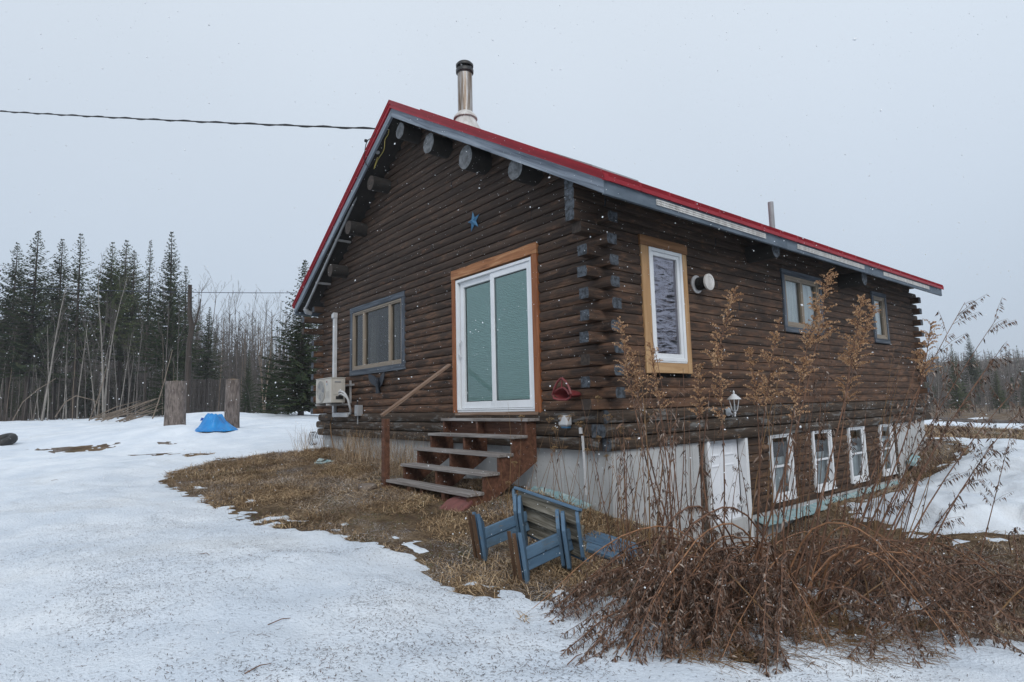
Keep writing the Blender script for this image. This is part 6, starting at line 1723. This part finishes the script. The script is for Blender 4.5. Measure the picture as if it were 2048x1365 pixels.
# collapsed arching weeds
G6 = 'collapsed brown weeds in the foreground'
def collapsed(root, tip, rise, label, group, leaves=80, r0=.006, stem='stem_brown'):
    o = empty('collapsed_weed', tuple(root)); tag(o, label, 'plant', group)
    a, b = np.array(root), np.array(tip); S, Lf = Tri(), Tri(); n = 12; pts = []
    for i in range(n+1):
        t = i/n; pts.append(a+(b-a)*t+np.array([0, 0, rise*math.sin(math.pi*t**.72)])+np.array([rw.uniform(-1, 1), rw.uniform(-1, 1), 0])*.012)
    S.tube(pts, [r0*(1-.7*i/n) for i in range(n+1)], 5)
    for k in range(rw.randint(5, 9)):
        t = rw.uniform(.35, .95); p = along(pts, t); q = along(pts, min(1, t+.06)); d = (q-p); d /= norm3(d)+1e-9; L = rw.uniform(.12, .35); th = rw.uniform(0, 6.28)
        e = p+d*L*.8+np.array([math.cos(th)*L*.4, math.sin(th)*L*.4, -L*rw.uniform(.2, .7)]); m_ = (p+e)/2+np.array([0, 0, L*.1]); S.tube([p, m_, e], [.002, .0015, .0008], 3)
        for s in range(int(L/.014)):
            f = .1+.9*s/(L/.014); c = (p*(1-f)**2+m_*2*f*(1-f)+e*f*f); leaf(Lf, c, (rw.uniform(-1, 1), rw.uniform(-1, 1), rw.uniform(-1.3, .3)), rw.uniform(.012, .038), rw.uniform(.0025, .006), .7)
    for k in range(int(leaves*1.15)):
        t = rw.uniform(.2, 1)**.8; p = along(pts, t); leaf(Lf, p, (rw.uniform(-1, 1), rw.uniform(-1, 1), rw.uniform(-1.3, .35)), rw.uniform(.016, .050), rw.uniform(.003, .0075), .7)
    raw('stem', np.array(S.V), np.array(S.F), stem, o); raw('leaves', np.array(Lf.V), np.array(Lf.F), 'leaf_dry', o)['kind'] = 'stuff'
    return o
LB = 'collapsed brown weed in the foreground tangle, falling left towards the bench'
LB2 = 'collapsed brown weed in the foreground tangle, falling towards the right edge'
for i in range(84):                               # falling to the left and towards the camera
    rt_ = rootat(rw.uniform(1290, 1700), rw.uniform(1165, 1260)); e = hit(rw.uniform(1090, 1600), rw.uniform(1190, 1355), 0.02)
    collapsed(rt_, e+np.array([0, 0, .04]), rw.uniform(.16, .46), LB, G6, rw.randint(80, 140), rw.uniform(.004, .007))
for i in range(64):                               # falling to the right
    rt_ = rootat(rw.uniform(1560, 2040), rw.uniform(1185, 1270)); e = hit(rw.uniform(1620, 2250), rw.uniform(1180, 1350), 0.02)
    collapsed(rt_, e+np.array([0, 0, .04]), rw.uniform(.18, .46), LB2, G6, rw.randint(90, 150), rw.uniform(.004, .007))
for (r_, t_, ri) in (((1480, 1190), (1195, 1345), .75), ((1500, 1195), (1250, 1350), .7), ((1450, 1180), (1110, 1225), .45), ((1420, 1180), (1090, 1245), .4), ((1590, 1230), (1560, 1362), .5), ((1560, 1225), (1530, 1362), .55),
                     ((1620, 1230), (2040, 1255), .45), ((1580, 1215), (1240, 1290), .75), ((1640, 1230), (2100, 1330), .6)):
    collapsed(rootat(*r_), hit(*t_)+np.array([0, 0, .03]), ri, LB if t_[0] < 1600 else LB2, G6, 150, .008)
for i in range(22):                               # bare rusty stalks arching clear of the tangle
    u0 = rw.uniform(1340, 1800); sg = -1 if rw.random() < .55 else 1; rt_ = rootat(u0, rw.uniform(1160, 1235)); e = hit(u0+sg*rw.uniform(140, 420), rw.uniform(1215, 1345), .02)
    collapsed(rt_, e+np.array([0, 0, .05]), rw.uniform(.42, .70), 'rusty bare stalk arching high over the foreground tangle', 'rusty arching stalks', 22, rw.uniform(.006, .0085), 'stem_rust')
for i in range(46):                               # thinner growth on the slope behind
    rt_ = rootat(rw.uniform(1300, 2040), rw.uniform(1105, 1180)); e = hit(rw.uniform(1200, 2100), rw.uniform(1120, 1230), 0.02)
    collapsed(rt_, e+np.array([0, 0, .04]), rw.uniform(.15, .42), 'dry brown weed sprawling on the slope below the cellar windows', 'sprawling weeds on the slope', rw.randint(60, 110), rw.uniform(.004, .007))
G8 = 'snapped pale stems lying over the tangle'
for i in range(44):
    q = hit(rw.uniform(1180, 2040), rw.uniform(1130, 1330)); th = rw.uniform(0, 6.28); L = rw.uniform(.22, .55); a = q+np.array([0, 0, rw.uniform(.05, .30)]); e = a+np.array([math.cos(th)*L, math.sin(th)*L, rw.uniform(-.12, .38)])
    m_ = (a+e)/2+np.array([0, 0, rw.uniform(0, .08)]); mb = MB(); mb.tube([a, m_, e], [.0055, .0045, .002], 5)
    tag(mb.build('snapped_stalk', 'stem_straw' if rw.random() < .6 else 'stem_brown'), 'snapped pale stem lying across the foreground weed tangle', 'stem', G8)
# matted straw under them
nq = 5200; px = nr.uniform(1180, 2040, nq); 
S = Tri()
for i in range(1500):
    q = hit(nr.uniform(1350, 1900), nr.uniform(1180, 1345)); L = nr.uniform(.12, .4); th = nr.uniform(0, 6.28); z = q[2]+nr.uniform(.005, .05)
    S.tube([(q[0]-L*.5*math.cos(th), q[1]-L*.5*math.sin(th), z), (q[0], q[1], z+.02), (q[0]+L*.5*math.cos(th), q[1]+L*.5*math.sin(th), z-.005)], [.0014, .0014, .0008], 3)
tag(raw('fallen_straw', np.array(S.V), np.array(S.F), 'stem_straw'), 'fallen straw matted under the collapsed weeds', kind='stuff')

# ------------------------------------------------------------------ falling snow
n = 13000; r = np.random.RandomState(77)
dd = 1.6+7.5*r.rand(n)**.7; u = r.uniform(-60, 2110, n); v = r.uniform(-40, 1300, n)
keep = np.ones(n, bool)
P = CAM+(AF+AR*((u-CX)/FPX)[:, None]-AU*((v-CY)/FPX)[:, None])*dd[:, None]
keep &= (P[:, 2] > -1.0) & ~((P[:, 0] < .1) & (P[:, 1] > -.1))
P = P[keep]; n = len(P); sz = r.gamma(2.0, .00046, n)+.0007
axv = r.normal(size=(n, 3)); axv /= np.linalg.norm(axv, axis=1)[:, None]; bx = np.cross(axv, r.normal(size=(n, 3))); bx /= np.linalg.norm(bx, axis=1)[:, None]; cx = np.cross(axv, bx)
V = np.stack([P+axv*sz[:, None]*1.5, P-axv*sz[:, None]*1.5, P+bx*sz[:, None], P-bx*sz[:, None], P+cx*sz[:, None], P-cx*sz[:, None]], 1).reshape(-1, 3); b = np.arange(n)*6
F = np.concatenate([np.stack([b+i, b+j, b+k], -1) for i, j, k in ((0, 2, 4), (0, 4, 3), (0, 3, 5), (0, 5, 2), (1, 4, 2), (1, 3, 4), (1, 5, 3), (1, 2, 5))])
tag(raw('falling_snow', V, F, 'flake'), 'light snowflakes drifting down in front of the house', kind='stuff')

# ------------------------------------------------------------------ snow-laden air
hz_ = MB(); hz_.box(-440, 440, -440, 540, -8, 40)
hz_ = hz_.build('haze', 'dark'); hz_.data.materials.clear()
mh = bpy.data.materials.new('snowy_air'); mh.use_nodes = True; mh.node_tree.nodes.clear()
vo = mh.node_tree.nodes.new('ShaderNodeVolumePrincipled'); oo = mh.node_tree.nodes.new('ShaderNodeOutputMaterial')
vo.inputs['Color'].default_value = (.93, .95, .98, 1); vo.inputs['Density'].default_value = .0006; vo.inputs['Anisotropy'].default_value = .2
mh.node_tree.links.new(vo.outputs[0], oo.inputs['Volume'])
hz_.data.materials.append(mh); tag(hz_, 'thin snow haze filling the air', kind='stuff')
